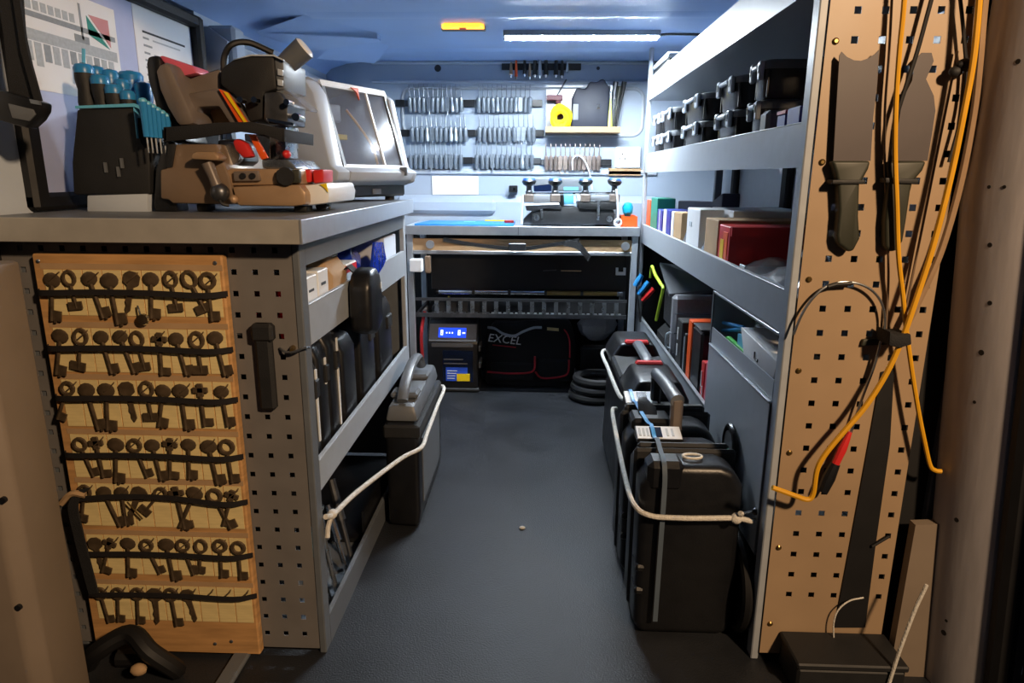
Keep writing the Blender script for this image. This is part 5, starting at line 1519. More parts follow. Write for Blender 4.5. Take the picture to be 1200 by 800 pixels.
# bin on the lower shelf: tools, case, books
zb2 = 0.2215
t = thing('organizer_case', 'clear pale plastic organizer case standing in the lower right shelf', 'case', (0.60, 2.36, zb2))
MB().box(0.485, 0.73, 2.34, 2.395, zb2, 0.575, ch=0.012).build('shell', 'frosted_plastic', t)
for z in (0.30, 0.37, 0.44, 0.51):
    MB().box(0.49, 0.725, 2.336, 2.339, z, z + 0.004).build('divider', 'clear_plastic', t)
MB().tube(spline([(0.484, 2.365, 0.44), (0.470, 2.365, 0.43), (0.470, 2.365, 0.39), (0.484, 2.365, 0.38)], 4), 0.004, 7).build('handle', 'plastic_lightgrey', t)
t = thing('black_folder', 'thick black binder with white spine marks on lower right shelf', 'book', (0.58, 2.17, zb2))
MB().box(0.474, 0.69, 2.135, 2.215, zb2, 0.525, ch=0.003).build('cover', 'plastic_matt', t)
for z in (0.40, 0.455):
    one(0.4725, 0.4745, 2.19, 2.20, z, z + 0.04).build('spine_mark', 'label_white', t)
MB().box(0.478, 0.70, 2.105, 2.127, zb2, 0.490, ch=0.008).build('grey_book', 'plastic_lightgrey', label='thin pale grey rounded case beside the black binder', cat='case')
t = thing('black_book', 'slim black book between pale case and orange book', 'book', (0.58, 2.08, zb2))
MB().box(0.474, 0.69, 2.072, 2.095, zb2, 0.50, ch=0.002).build('cover', 'plastic_matt', t)
t = thing('orange_book', 'orange spined book standing on the lower right shelf', 'book', (0.58, 2.03, zb2))
MB().box(0.4745, 0.70, 2.005, 2.055, zb2, 0.555, ch=0.003).build('cover', 'plastic_orange', t)
t = thing('black_case', 'wide black case right of the orange book, lower right shelf', 'case', (0.58, 1.94, zb2))
MB().box(0.4745, 0.70, 1.885, 1.995, zb2, 0.550, ch=0.008).build('shell', 'plastic_black', t)
MB().box(0.474, 0.70, 1.89, 1.99, 0.5505, 0.556, ch=0.002).build('lid_edge', 'plastic_matt', t)
t = thing('red_book', 'red spined book with white marks, beside the plain grey panel', 'book', (0.58, 1.83, zb2))
MB().box(0.4745, 0.68, 1.825, 1.862, zb2, 0.475, ch=0.002).build('cover', 'plastic_red', t)
for z, y in ((0.33, 1.855), (0.36, 1.835), (0.40, 1.85)):
    one(0.473, 0.4745, y, y + 0.006, z, z + 0.045).build('spine_mark', 'label_white', t)
MB().box(0.474, 0.68, 1.785, 1.812, zb2, 0.485, ch=0.002).build('pale_folder', 'plastic_pink', label='thin pale pink folder between red book and grey panel', cat='folder')
t = thing('multi_tool', 'blue and red handled pliers hooked over the far end of the lower right shelf lip', 'pliers', (0.42, 2.85, 0.37))
for (u0, v0, u1, v1, m) in ((744, 335, 752, 322, 'plastic_blue'), (748, 345, 760, 330, 'plastic_blue'), (752, 352, 766, 338, 'plastic_red')):
    a, e = PY(u0, v0, 2.85), PY(u1, v1, 2.85)
    MB().tube([a, a.lerp(e, 0.5), e], [0.011, 0.013, 0.011], 9).build('handle', m, t)
for (u, v) in ((746, 338), (753, 351)):
    a = PY(u, v, 2.85)
    MB().cyl(a, (0.4505, 2.85, 0.372), 0.005, 0.004, 8).build('jaw', 'steel_dark', t)
lp_ = [PX(u, v, 0.468) for u, v in ((762, 325), (764, 312), (768, 322), (774, 332), (777, 338), (774, 352), (769, 375))]
MB().tube(spline(lp_, 5), 0.006, 7).build('lime_lanyard', 'lime', label='lime green cord hanging over the lower right shelf edge', cat='cord')
t = thing('black_bag', 'black cloth bag lying under the shelf, far end of lower right shelf', 'bag', (0.60, 2.62, zb2))
MB().box(0.50, 0.76, 2.45, 2.74, zb2, 0.40, ch=0.03).build('body', 'cloth_black', t)
MB().prism([(0.49, 2.46, 0.55), (0.70, 2.43, 0.58), (0.72, 2.78, 0.60), (0.50, 2.74, 0.63)], (0, 0, 0.012)).build('flap', 'plastic_grey', t)
MB().box(0.52, 0.74, 2.47, 2.72, 0.40, 0.56, ch=0.02).build('upper_body', 'cloth_black', t)

# middle shelf with boxes (z 0.70)
z3 = 0.7625
t = small_box('red_carton', 'glossy red carton with orange edge on the middle right shelf', 0.4785, 0.76, 1.70, 1.80, z3, 0.860, 'box_red')
MB().box(0.480, 0.76, 1.690, 1.6995, 0.838, 0.860).build('lid_fold', 'box_red', t)
one(0.477, 0.4785, 1.715, 1.755, z3, 0.845).build('orange_edge', 'plastic_orange', t)
one(0.476, 0.4772, 1.745, 1.775, z3, 0.825).build('yellow_edge', 'plastic_yellow', t)
small_box('cardboard_box', 'tan cardboard box behind the red carton', 0.4785, 0.76, 1.815, 1.95, z3, 0.868, 'cardboard')
small_box('white_carton', 'white upright carton with a small mark, middle right shelf', 0.480, 0.55, 2.03, 2.20, z3, 0.885, 'plastic_white', (0.4785, 0.480, 2.13, 2.16, 0.83, 0.845, 'print_pale'))
small_box('white_carton', 'long white carton lying behind the upright white one', 0.56, 0.78, 1.97, 2.22, z3, 0.885, 'plastic_white')
small_box('brown_carton', 'small brown carton with white side, middle right shelf', 0.4785, 0.545, 2.275, 2.40, z3, 0.862, 'cardboard')
small_box('white_carton', 'small white carton between brown and blue cartons', 0.4785, 0.53, 2.41, 2.45, z3, 0.86, 'paper')
t = small_box('blue_carton', 'blue and white carton on the middle right shelf, nearer blue one', 0.4785, 0.55, 2.47, 2.60, z3, 0.862, 'plastic_navy')
one(0.4775, 0.4785, 2.54, 2.60, z3, 0.862).build('white_face', 'plastic_white', t)
t = small_box('blue_carton', 'dark blue carton with white line, farther along the middle right shelf', 0.4785, 0.54, 2.63, 2.735, z3, 0.855, 'plastic_navy')
one(0.4775, 0.4785, 2.675, 2.69, z3, 0.855).build('white_face', 'plastic_white', t)
small_box('teal_carton', 'teal green carton near the far end of middle right shelf', 0.4785, 0.55, 2.75, 2.90, z3, 0.895, 'plastic_teal')
small_box('orange_carton', 'bright orange carton at the far end of middle right shelf', 0.4785, 0.54, 2.92, 3.01, z3, 0.882, 'plastic_orange')
t = thing('black_bracket', 'dark angled plastic bracket lying behind the cartons, middle right shelf', 'bracket', (0.65, 2.5, z3))
MB().prism([(0.60, 2.25, z3), (0.58, 2.85, z3), (0.58, 2.85, 0.885), (0.60, 2.40, 0.895), (0.60, 2.26, 0.93)], (0.06, 0, 0)).build('body', mat('dark_navy', '#20253c', 0.6, var=0.1), t, bevel=0.006)
# clear bags with metal parts along the lip
def blister(label, x, y, w, h, z, seedv, extras=()):
    t = thing('clear_packet', label, 'packet', (x, y, z))
    b = MB()
    r2 = random.Random(seedv)
    V, fs = [], []
    n1, n2 = 7, 6
    for i in range(n1):
        for j in range(n2):
            a, c = i / (n1 - 1) - 0.5, j / (n2 - 1) - 0.5
            hh = h * (1 - (2 * a) ** 2 * 0.9) * (1 - (2 * c) ** 2 * 0.9) * r2.uniform(0.7, 1.2) + 0.003
            V.append((x + c * w * 0.8, y + a * w, z + hh))
    m_ = len(V)
    for i in range(n1):
        for j in range(n2):
            a, c = i / (n1 - 1) - 0.5, j / (n2 - 1) - 0.5
            V.append((x + c * w * 0.8, y + a * w, z + 0.0005))
    for i in range(n1 - 1):
        for j in range(n2 - 1):
            q = [i * n2 + j, (i + 1) * n2 + j, (i + 1) * n2 + j + 1, i * n2 + j + 1]
            fs.append(q); fs.append([m_ + k for k in q[::-1]])
    for i in range(n1 - 1):
        for j in (0, n2 - 1):
            fs.append([i * n2 + j, (i + 1) * n2 + j, m_ + (i + 1) * n2 + j, m_ + i * n2 + j])
    for j in range(n2 - 1):
        for i in (0, n1 - 1):
            fs.append([i * n2 + j, i * n2 + j + 1, m_ + i * n2 + j + 1, m_ + i * n2 + j])
    b.add(V, fs).build('film', 'clear_plastic', t, smooth=18)
    for (dx, dy, dz, r, L, m) in extras:
        MB().cyl((x + dx, y + dy, z + dz), (x + dx + 0.01, y + dy + L, z + dz + 0.006), r, n=10).build('metal_part', m, t)
    return t


blister('large clear packet with dark metal parts in front of the red carton', 0.560, 1.45, 0.15, 0.045, z3, 1, ((-0.0, -0.035, 0.050, 0.013, 0.05, 'steel_dark'), (0.03, -0.03, 0.056, 0.012, 0.06, 'steel'), (0.05, -0.045, 0.045, 0.011, 0.05, 'chrome')))
blister('flat clear packet at the lip, close to the near upright', 0.530, 1.335, 0.07, 0.030, z3, 12)
blister('wide flat clear packet right before the red carton', 0.560, 1.610, 0.15, 0.030, z3, 13)
one(0.4785, 0.483, 1.56, 1.60, z3, 0.782, ch=0.001).build('price_tag', 'label_white', label='small white tag at the shelf lip before the red carton', cat='tag')
blister('clear packet between the white carton and the red carton', 0.500, 1.99, 0.05, 0.040, z3, 3)
blister('crumpled clear packet along the lip beside the brown carton', 0.496, 2.237, 0.045, 0.045, z3, 5)
t = thing('silver_packet', 'shiny silvery clear packet on the small black carton near the upright', 'packet', (0.66, 1.33, 0.85))
MB().prism([(0.615, 1.50, 0.83), (0.715, 1.50, 0.83), (0.72, 1.50, 0.945), (0.61, 1.50, 0.945)], (0, 0.03, 0)).build('film', 'frosted_plastic', t, bevel=0.006)
MB().prism([(0.64, 1.494, 0.85), (0.70, 1.494, 0.86), (0.69, 1.494, 0.92), (0.66, 1.494, 0.91)], (0, 0.01, 0)).build('foil', 'chrome', t, bevel=0.003)
one(0.645, 0.745, 1.485, 1.53, z3, 0.829, ch=0.004).build('small_carton', 'plastic_black', label='small black carton under the silvery packet', cat='box')

# small black cases, two layers on the upper shelf
z4 = 1.0595
proto = None


def mini_case():
    t = thing('small_case', '-', 'case', (0, 0, 0))
    MB().prism([(0.008, -0.068, 0.0), (0.19, -0.068, 0.0), (0.195, -0.075, 0.052), (0.0, -0.075, 0.052)], (0, 0, 0)) if False else None
    b = MB()
    V = []
    for (g, z) in ((0.90, 0.0), (0.93, 0.004), (0.98, 0.058)):
        for k in range(16):
            a = 2 * pi * (k + 0.5) / 16
            c_, s_ = cos(a), sin(a)
            V.append((0.1 + math.copysign(abs(c_) ** 0.35, c_) * 0.1 * g, math.copysign(abs(s_) ** 0.35, s_) * 0.095 * g, z))
    fs = [list(range(16)), [32 + k for k in range(16)]]
    for i in range(2):
        for k in range(16):
            q = (k + 1) % 16
            fs.append([i * 16 + k, i * 16 + q, (i + 1) * 16 + q, (i + 1) * 16 + k])
    b.add(V, fs).build('tub', 'plastic_black', t, local=True, smooth=40)
    V, fs = [], []
    for (g, z) in ((1.0, 0.058), (1.01, 0.062), (1.0, 0.072), (0.93, 0.076)):
        for k in range(16):
            a = 2 * pi * (k + 0.5) / 16
            c_, s_ = cos(a), sin(a)
            V.append((0.1 + math.copysign(abs(c_) ** 0.35, c_) * 0.1 * g, math.copysign(abs(s_) ** 0.35, s_) * 0.095 * g, z))
    fs = [list(range(16)), [48 + k for k in range(16)]]
    for i in range(3):
        for k in range(16):
            q = (k + 1) % 16
            fs.append([i * 16 + k, i * 16 + q, (i + 1) * 16 + q, (i + 1) * 16 + k])
    MB().add(V, fs).build('lid', 'plastic_grey', t, local=True, smooth=40)
    for y in (-0.06, 0.06):
        la_ = MB().box(-0.008, 0.003, y - 0.014, y + 0.014, 0.036, 0.074, ch=0.003).build('latch', 'plastic_lightgrey', t, local=True)
        MB().box(-0.0095, -0.007, y - 0.006, y + 0.006, 0.050, 0.066, ch=0.001).build('latch_slot', 'plastic_black', la_, local=True)
    MB().box(-0.010, 0.0, -0.040, 0.040, 0.058, 0.068, ch=0.003).build('grip_bar', 'plastic_lightgrey', t, local=True)
    for y in (-0.085, 0.085):
        MB().box(0.01, 0.014, y - 0.004, y + 0.004, 0.004, 0.056, ch=0.001).build('rib', 'plastic_black', t, local=True)
    return t


SPOT = [(1.578, 0.088), (1.79, 0.185), (2.15, 0.275), (2.595, 0.235), (2.845, 0.165)]
WORD = ['nearest', 'second', 'third', 'fourth', 'fifth and farthest']
for lay in (0, 1):
    for i, (y, w) in enumerate(SPOT):
        c = mini_case() if proto is None else copy_tree(proto)
        proto = proto or c
        c.location = (0.489, y + w / 2, z4 + 0.006 + (0.0825 if lay else 0))
        c.scale = (1, w / 0.19, 1.07)
        c['label'] = f'small black latched case, {WORD[i]} in the {"upper" if lay else "lower"} layer on the right shelf'
        c['group'] = 'small black cases on the upper right shelf'
one(0.480, 0.76, 1.45, 3.01, z4, z4 + 0.0055).build('shelf_liner', 'plastic_matt', label='thin dark liner sheet under the small black cases', cat='liner')
t = small_box('striped_box', 'small blue box with pink top near the upright, upper right shelf', 0.482, 0.56, 1.40, 1.445, z4, 1.100, 'plastic_navy')
one(0.481, 0.56, 1.399, 1.446, 1.1015, 1.108).build('pink_lid', 'plastic_pink', t)
small_box('blue_box', 'small plain blue box right beside the upright, upper shelf', 0.482, 0.56, 1.325, 1.39, z4, 1.108, 'plastic_navy')
MB().box(0.482, 0.52, 1.51, 1.56, z4 + 0.006, 1.118, ch=0.008).build('dark_bottle', 'plastic_grey', label='small grey rounded tub left of the pink topped blue box', cat='tub')
MB().tube(spline([(0.60, 1.33, z4 + 0.01), (0.60, 1.32, 1.13), (0.575, 1.30, 1.175), (0.54, 1.29, 1.15), (0.53, 1.285, z4 + 0.01)], 5), 0.006, 8).build('clear_hoop', 'plastic_lightgrey', label='pale plastic hoop beside the upright on the upper shelf', cat='hoop')
t = thing('flat_case', 'dark flat case with pale edge on the top shelf, far end', 'case', (0.55, 2.86, 1.293))
MB().box(0.476, 0.72, 2.70, 3.0, 1.2935, 1.41, ch=0.01).build('body', 'plastic_matt', t)
MB().box(0.472, 0.72, 2.69, 3.01, 1.411, 1.43, ch=0.006).build('lid', 'plastic_lightgrey', t)

# ================================================================== hung on the tan panel
PYF = 1.2205


def blade_tool(nm, label, blade, handle, Y, grp):
    t = thing(nm, label, 'scraper', PY(handle[0][0], handle[0][1], Y), group=grp)
    MB().pY(blade, Y, Y + 0.002).build('blade', 'blade_grey', t)
    MB().pY(handle, Y - 0.009, Y + 0.012).build('handle', 'olive', t, bevel=0.005, seg=3)
    return t


def z9(pts):
    return [(900 + x / 3.077, y / 3.077) for x, y in pts]


t = blade_tool('scraper', 'wide scraper with concave tip and olive handle on tan panel',
           z9([(258, 200), (266, 186), (285, 205), (310, 217), (335, 219), (362, 210), (385, 195), (400, 180), (394, 300), (380, 420), (370, 580), (236, 580), (246, 400)]),
           z9([(232, 580), (372, 580), (364, 610), (342, 650), (332, 665), (328, 780), (333, 860), (310, 905), (290, 908), (255, 880), (250, 850), (258, 760), (254, 665), (245, 620)]), 1.207, 'olive handled scrapers on the tan panel')
MB().pY(z9([(233, 648), (352, 648), (350, 664), (233, 664)]), 1.194, 1.2215).build('hanger_clip', 'plastic_matt', t, bevel=0.002)
t = blade_tool('scraper', 'pear shaped scraper with olive handle, right of the concave one',
           z9([(530, 215), (555, 190), (590, 190), (598, 220), (585, 250), (570, 285), (598, 345), (604, 400), (592, 480), (575, 580), (455, 580), (468, 460), (485, 360), (520, 290)]),
           z9([(436, 582), (574, 580), (560, 615), (525, 655), (516, 690), (500, 800), (488, 870), (465, 905), (440, 908), (425, 890), (425, 800), (436, 690), (440, 640)]), 1.209, 'olive handled scrapers on the tan panel')  # pear shaped dark plate with an olive lower end
MB().pY(z9([(425, 640), (545, 645), (542, 664), (425, 660)]), 1.196, 1.2215).build('hanger_clip', 'plastic_matt', t, bevel=0.002)


def cable(nm, label, pts, Y, r, m, n=6):
    P = [PY(u, v, Y if len(q) == 0 else q[0]) for u, v, *q in pts]
    return MB().tube(spline(P, n), r, 8).build(nm, m, label=label, cat='cable')


cable('yellow_cable', 'yellow cable down from the top, crossing to a hook end low right', [(1062, -30), (1058, 20), (1054, 60), (1050, 120), (1049, 180), (1051, 240), (1053, 300), (1058, 345), (1062, 385), (1068, 430), (1076, 480), (1084, 520), (1090, 545), (1096, 551), (1103, 552)], 1.189, 0.0042, 'cable_yellow')
cable('yellow_cable', 'thick yellow cable from upper right running down left to the upright', [(1150, -40), (1146, 20), (1140, 75), (1130, 130), (1118, 190), (1105, 245), (1090, 300), (1072, 355), (1058, 395), (1040, 435), (1015, 475), (985, 510), (965, 535), (957, 552), (953, 578), (946, 585), (930, 580), (905, 571)], 1.177, 0.0050, 'cable_yellow')
cable('orange_cable', 'dull orange cable beside the thick yellow one at upper right', [(1158, -40), (1152, 20), (1147, 80), (1140, 140), (1124, 220), (1104, 290), (1085, 335), (1063, 380)], 1.20, 0.0060, 'copper_light')
cable('black_cable', 'black cable curving from the top over the pear shaped scraper', [(1098, -25), (1086, 20), (1075, 60), (1062, 100), (1050, 140), (1046, 175), (1042, 195), (1046, 215)], 1.203, 0.0036, 'rubber_black')
cable('black_cable', 'thin black cable at the upper right of the tan panel', [(1122, -30), (1128, 25), (1131, 60), (1133, 85), (1128, 130), (1112, 190)], 1.208, 0.003, 'rubber_black')
cable('brown_lead', 'thin brown lead hanging straight between the two scrapers', [(1046, -20), (1042, 60), (1037, 130), (1037, 200), (1040, 260), (1041, 330), (1038, 385)], 1.2135, 0.0022, 'copper_paint')  # the left yellow cable's shadow, modelled as a thin brown tube
cable('brown_lead', 'thin brown lead slanting down right of pear shaped scraper', [(1122, 60), (1112, 110), (1100, 170), (1088, 230), (1074, 300), (1060, 370)], 1.2135, 0.0022, 'copper_paint')  # another cable's shadow on the panel, modelled the same way
p = PY(1131, 76, 1.197)
t = thing('black_plug', 'black lumpy cable joint at the upper right of tan panel', 'plug', p)
MB().ball(p, (0.015, 0.010, 0.010), 12, 8).build('body', 'rubber_black', t)
MB().ball(PY(1120, 84, 1.2), (0.011, 0.009, 0.009), 12, 8).build('end', 'plastic_matt', t)
# ring of wire with a red handled screwdriver
wr_ = [PY(u, v, 1.208) for u, v in ((930, 392), (938, 372), (948, 355), (962, 340), (978, 332), (1000, 331), (1020, 339), (1033, 355), (1037, 378), (1032, 400), (1024, 430), (1012, 462), (1004, 485), (997, 507))]
MB().tube(spline(wr_, 5), 0.0024, 8).build('steel_wire', 'steel', label='springy steel wire bent in a half ring on tan panel', cat='wire')
sl_ = [PY(u, v, 1.206) for u, v in ((970, 336), (980, 333), (998, 332))]
MB().tube(sl_, 0.0038, 8).build('wire_sleeve', 'rubber_black', label='black sleeve on top of the bent steel wire', cat='sleeve')
t = thing('screwdriver', 'red handled screwdriver hanging below the bent steel wire', 'screwdriver', PY(978, 545, 1.205))
a, e = PY(996, 506, 1.205), PY(979, 543, 1.203)
MB().tube([a, a.lerp(e, 0.25), a.lerp(e, 0.55), e], [0.004, 0.0065, 0.0085, 0.0075], 10).build('red_grip', 'plastic_red', t)
MB().tube([e, e.lerp(a, -0.45), e.lerp(a, -0.9)], [0.009, 0.012, 0.010], 10).build('black_grip', 'plastic_black', t)  # the screwdriver's shadow, modelled as a black rounded end
# cable tie and the dark strip under it
t = thing('cable_tie', 'black strap wrapped round the crossing yellow cables', 'strap', PY(1055, 400, 1.19))
MB().pY([(1043, 388), (1050, 393), (1068, 391), (1069, 404), (1055, 408), (1042, 405)], 1.165, 1.214).build('wrap', 'webbing', t, bevel=0.003)
MB().pY([(1012, 398), (1042, 395), (1042, 404), (1010, 405)], 1.214, 1.2215).build('tail', 'olive', t, bevel=0.001)  # the tie's shadow on the panel, modelled as a thin olive slab
MB().prism([PY(*q, 1.219) for q in ((1033, 436), (1048, 432), (1043, 520), (1026, 640), (1014, 735), (978, 735), (996, 640), (1018, 520))], (0, 0.0025, 0)).build('rubber_strip', 'rubber_black', label='broad black rubber strip hanging down the lower tan panel', cat='strip')  # flat black strip on the panel's face, wider towards the bottom
cable('white_wire', 'thin pale wire curving out at the bottom of tan panel', [(1012, 700), (995, 704), (982, 715), (977, 730), (977, 748)], 1.205, 0.0016, 'rope_white')
cable('pale_rope', 'pale cord slanting down by the right door pillar', [(1086, 685), (1072, 715), (1055, 760), (1042, 800), (1030, 840)], 1.12, 0.0034, 'rope_white')
MB().tube([PY(1022, 640, 1.215), PY(1042, 628, 1.214)], 0.003, 7).build('peg', 'rubber_black', label='short dark peg stuck slanting in the lower tan panel', cat='peg')
t = thing('plastic_crate', 'dark plastic crate at the foot of the tan panel', 'crate', (0.62, 1.17, 0))
one(0.515, 0.72, 1.125, 1.2215, 0.0, 0.062, ch=0.005).build('body', 'plastic_matt', t)
one(0.512, 0.723, 1.122, 1.2218, 0.062, 0.075, ch=0.003).build('rim', 'plastic_matt', t)
MB().pY([(1073, 615), (1106, 614), (1102, 690), (1085, 803), (1040, 803)], 1.19, 1.21).build('sill_cover', 'pillar_beige', label='beige plastic sill cover standing between tan panel and pillar', cat='cover')

# ================================================================== cases on the floor, right side
def jerry(label, x0, x1, y0, y1, h, grip=None):
    t = thing('floor_case', label, 'case', ((x0 + x1) / 2, (y0 + y1) / 2, 0), group='black cases on the floor by the right rack')
    xm, w, d = (x0 + x1) / 2, (x1 - x0) / 2, (y1 - y0)
    hb = h * 0.80
    b = MB()
    for s_, (ya, yb) in enumerate(((y0, y0 + d * 0.47), (y0 + d * 0.53, y1))):
        MB().prism([(x0 + 0.012, ya, 0.004), (x1 - 0.012, ya, 0.004), (x1, ya, 0.03), (x1, ya, h - 0.05), (x1 - 0.02, ya, h - 0.015), (x1 - 0.05, ya, h - 0.004), (x0 + 0.05, ya, h - 0.004), (x0 + 0.02, ya, h - 0.015), (x0, ya, h - 0.05), (x0, ya, 0.03)], (0, yb - ya, 0)).build('shell', 'plastic_black', t, bevel=0.016, seg=3)
    MB().box(x0 - 0.004, x1 + 0.004, y0 + d * 0.46, y0 + d * 0.54, 0.02, h, ch=0.012).build('rim', 'plastic_matt', t)
    for z in (0.10, 0.155):
        MB().box(x0 - 0.002, x0 + 0.02, y0 - 0.003, y0 + d * 0.3, z, z + 0.018, ch=0.005).build('corner_rib', 'plastic_black', t)
    return t


hA = 0.405
fa = jerry('big black hard case with blue strap, nearest on the right side of floor', 0.224, 0.437, 1.292, 1.470, hA)
MB().box(0.236, 0.312, 1.286, 1.35, hA - 0.06, hA + 0.006, ch=0.012).build('top_latch', 'plastic_black', fa)
MB().ring((0.335, 1.335, hA + 0.002), 0.020, 0.003, 'z', 18, 6, sq=0.6).build('pull_loop', 'rope_white', fa)
# label on the top of the near case
lab = MB().prism([(0.232, 1.422, hA - 0.004), (0.232, 1.422, hA + 0.003), (0.232, 1.468, hA + 0.017), (0.232, 1.468, hA - 0.004)], (0.103, 0, 0)).build('label_seat', 'plastic_black', fa)
MB().prism([(0.234, 1.424, hA + 0.004), (0.234, 1.466, hA + 0.0168), (0.234, 1.466, hA + 0.0178), (0.234, 1.424, hA + 0.005)], (0.099, 0, 0)).build('top_label', 'label_white', lab)
MB().prism([(0.264, 1.428, hA + 0.0063), (0.264, 1.462, hA + 0.0166), (0.264, 1.462, hA + 0.0176), (0.264, 1.428, hA + 0.0073)], (0.026, 0, 0)).build('label_square', 'screen_off', lab)
for x in (0.238, 0.247, 0.256, 0.30, 0.312):
    MB().prism([(x, 1.432, hA + 0.0075), (x, 1.458, hA + 0.0154), (x, 1.458, hA + 0.0164), (x, 1.432, hA + 0.0085)], (0.005, 0, 0)).build('label_mark', 'print_pale', lab)
MB().box(0.23, 0.43, 1.395, 1.412, hA - 0.01, hA + 0.004, ch=0.006).build('top_ridge', 'plastic_matt', fa)
fb_ = jerry('second black hard case with a raised grey handle, behind the nearest case', 0.222, 0.440, 1.52, 1.72, hA)
lab = MB().prism([(0.236, 1.655, hA - 0.004), (0.236, 1.655, hA + 0.008), (0.236, 1.712, hA + 0.022), (0.236, 1.712, hA - 0.004)], (0.083, 0, 0)).build('label_seat', 'plastic_black', fb_)
MB().prism([(0.238, 1.657, hA + 0.0085), (0.238, 1.710, hA + 0.0216), (0.238, 1.710, hA + 0.0226), (0.238, 1.657, hA + 0.0095)], (0.079, 0, 0)).build('top_label', 'label_white', lab)
MB().prism([(0.268, 1.662, hA + 0.0108), (0.268, 1.706, hA + 0.0217), (0.268, 1.706, hA + 0.0227), (0.268, 1.662, hA + 0.0118)], (0.026, 0, 0)).build('label_square', 'screen_off', lab)
MB().box(0.23, 0.43, 1.62, 1.645, hA - 0.01, hA + 0.014, ch=0.006).build('top_ridge', 'plastic_matt', fb_)
MB().prism([(0.255, 1.545, hA), (0.285, 1.545, hA), (0.283, 1.575, hA + 0.025), (0.262, 1.61, hA + 0.04), (0.255, 1.59, hA + 0.035)], (0.016, 0, 0)).build('catch', 'plastic_black', fb_)
MB().tube([(0.335, 1.508, hA + 0.065), (0.325, 1.60, hA + 0.078), (0.315, 1.685, hA + 0.080)], [0.017, 0.016, 0.015], 12).build('handle', 'plastic_grey', fb_)
MB().box(0.322, 0.350, 1.505, 1.53, hA - 0.012, hA + 0.07, ch=0.006).build('handle_post', 'taupe', fb_)
MB().box(0.302, 0.328, 1.665, 1.69, hA - 0.012, hA + 0.075, ch=0.006).build('handle_post', 'plastic_black', fb_)
MB().box(0.235, 0.33, 1.525, 1.60, hA - 0.02, hA + 0.012, ch=0.008).build('handle_plate', 'plastic_black', fb_)
# blue strap round the first two cases
t = thing('blue_strap', 'thin blue strap running over the two nearest right cases', 'strap', (0.28, 1.5, 0))
MB().strip(spline([(0.267, 1.2735, 0.05), (0.268, 1.2735, 0.20), (0.269, 1.275, hA - 0.05), (0.268, 1.281, hA - 0.004), (0.268, 1.30, hA + 0.0085), (0.270, 1.345, hA + 0.009), (0.272, 1.385, hA + 0.012), (0.273, 1.41, hA + 0.012)], 4), 0.010, 0.002, (1, 0, 0)).build('front_run', mat('strap_dull', '#4b5866', 0.7, var=0.1), t)  # front face of the blue strap, its dimness put into the colour
MB().strip(spline([(0.273, 1.41, hA + 0.012), (0.271, 1.424, hA + 0.0075), (0.270, 1.466, hA + 0.0205), (0.268, 1.50, hA + 0.014), (0.262, 1.56, hA + 0.0165), (0.258, 1.63, hA + 0.018), (0.255, 1.658, hA + 0.015), (0.254, 1.71, hA + 0.026), (0.252, 1.735, hA + 0.012)], 4), 0.009, 0.002, (1, 0, 0)).build('top_run', 'plastic_blue', t)
# long case with red latches
cz_ = 0.43
fc = thing('floor_case', 'long rounded black case with two red latches, farthest on the right', 'case', (0.345, 2.05, 0), group='black cases on the floor by the right rack')
MB().prism([(0.262, 1.76, 0.004), (0.43, 1.76, 0.004), (0.437, 1.76, 0.03), (0.420, 1.76, 0.36), (0.264, 1.76, 0.36), (0.255, 1.76, 0.03)], (0, 0.62, 0)).build('lower_shell', 'plastic_black', fc, bevel=0.02, seg=3)
MB().prism([(0.255, 1.755, 0.36), (0.422, 1.755, 0.36), (0.424, 1.755, 0.385), (0.395, 1.755, cz_ + 0.01), (0.285, 1.755, cz_ + 0.01), (0.253, 1.755, 0.385)], (0, 0.20, 0)).build('lid_end', 'plastic_black', fc, bevel=0.022, seg=3)
MB().prism([(0.255, 2.18, 0.36), (0.422, 2.18, 0.36), (0.424, 2.18, 0.385), (0.395, 2.18, cz_ + 0.01), (0.285, 2.18, cz_ + 0.01), (0.253, 2.18, 0.385)], (0, 0.20, 0)).build('lid_end', 'plastic_black', fc, bevel=0.022, seg=3)
MB().box(0.257, 0.42, 1.95, 2.19, 0.36, 0.40, ch=0.008).build('lid_middle', 'plastic_matt', fc)
MB().tube([(0.34, 1.93, cz_ - 0.004), (0.34, 1.97, cz_ + 0.012), (0.34, 2.17, cz_ + 0.012), (0.34, 2.21, cz_ - 0.004)], 0.017, 10, flat=0.8).build('handle', 'plastic_grey', fc)
for y in (1.925, 2.185):
    MB().box(0.30, 0.38, y, y + 0.03, cz_ - 0.015, cz_ + 0.018, ch=0.005).build('red_latch', 'plastic_red', fc)
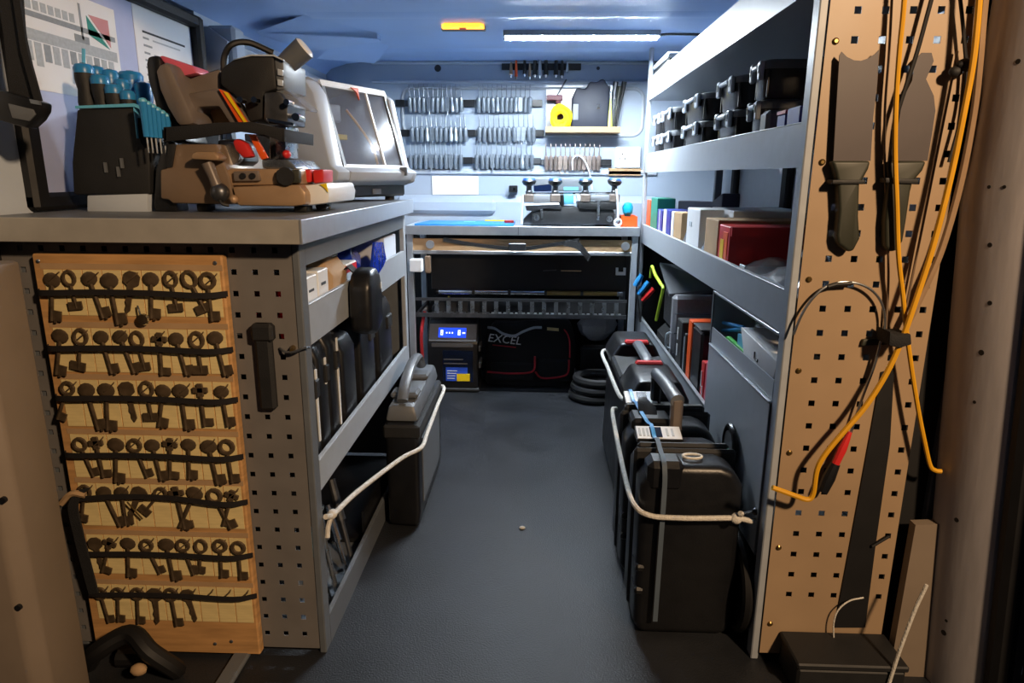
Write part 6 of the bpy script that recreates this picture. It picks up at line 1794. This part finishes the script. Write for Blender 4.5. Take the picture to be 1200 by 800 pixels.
# white cords holding the cases
t = thing('cord', 'white cord round the red latched case on the right', 'cord', (0.30, 2.0, 0.39))
MB().tube(spline([(0.455, 2.395, 0.34), (0.30, 2.395, 0.36), (0.243, 2.36, 0.365), (0.238, 2.1, 0.375), (0.236, 1.85, 0.385), (0.240, 1.752, 0.392), (0.262, 1.740, 0.395), (0.30, 1.738, 0.397)], 6), 0.0058, 8).build('cord_run', 'rope_white', t)
t = thing('cord', 'white knotted cord round the two nearest right cases, hooked at the rack', 'cord', (0.30, 1.4, 0.30))
MB().tube(spline([(0.222, 1.735, 0.37), (0.210, 1.715, 0.37), (0.206, 1.60, 0.355), (0.206, 1.40, 0.325), (0.212, 1.30, 0.312), (0.240, 1.268, 0.303), (0.30, 1.262, 0.302), (0.36, 1.262, 0.303), (0.415, 1.263, 0.304), (0.45, 1.266, 0.296)], 6), 0.0056, 8).build('cord_run', 'rope_white', t)
MB().ball((0.415, 1.262, 0.304), (0.012, 0.011, 0.012), 10, 7).build('knot', 'rope_white', t)
MB().tube(spline([(0.415, 1.262, 0.306), (0.423, 1.255, 0.318), (0.418, 1.25, 0.322)], 4), 0.005, 7).build('knot_end', 'rope_white', t)
hk2 = MB().tube(spline([(0.425, 1.263, 0.300), (0.445, 1.265, 0.301), (0.466, 1.268, 0.300)], 4), 0.0025, 7)
hk2.tube(spline([(0.425, 1.268, 0.312), (0.445, 1.272, 0.314), (0.466, 1.274, 0.312)], 4), 0.0025, 7)
hk2.build('wire_hook', 'chrome', label='bright wire hook tying the right cord to the rack', cat='hook')
# black ring with pale green insert against the grey panel
rc_ = PX(851, 522, 0.440)
t = thing('tape_roll', 'black ringed disc with green insert leaning on the grey panel', 'roll', rc_)
MB().ring((0.448, rc_.y, rc_.z), 0.040, 0.007, 'x', 28, 8, sq=1.15).build('rim', 'plastic_black', t)
MB().tube([(0.444, rc_.y, rc_.z), (0.453, rc_.y, rc_.z)], 0.035, 24).build('disc', 'plastic_grey', t)
MB().box(0.4425, 0.444, rc_.y - 0.018, rc_.y + 0.012, rc_.z - 0.025, rc_.z - 0.005).build('green_insert', 'plastic_teal', t)
# big black disc at the foot of the rack
t = thing('floor_disc', 'large black rubber disc leaning at the foot of right rack', 'disc', (0.455, 1.33, 0))
MB().ring((0.452, 1.345, 0.112), 0.098, 0.013, 'x', 36, 8, sq=1.0).build('tyre', 'rubber_black', t)
MB().cyl((0.444, 1.345, 0.112), (0.458, 1.345, 0.112), 0.088, n=32).build('disc', 'plastic_black', t)
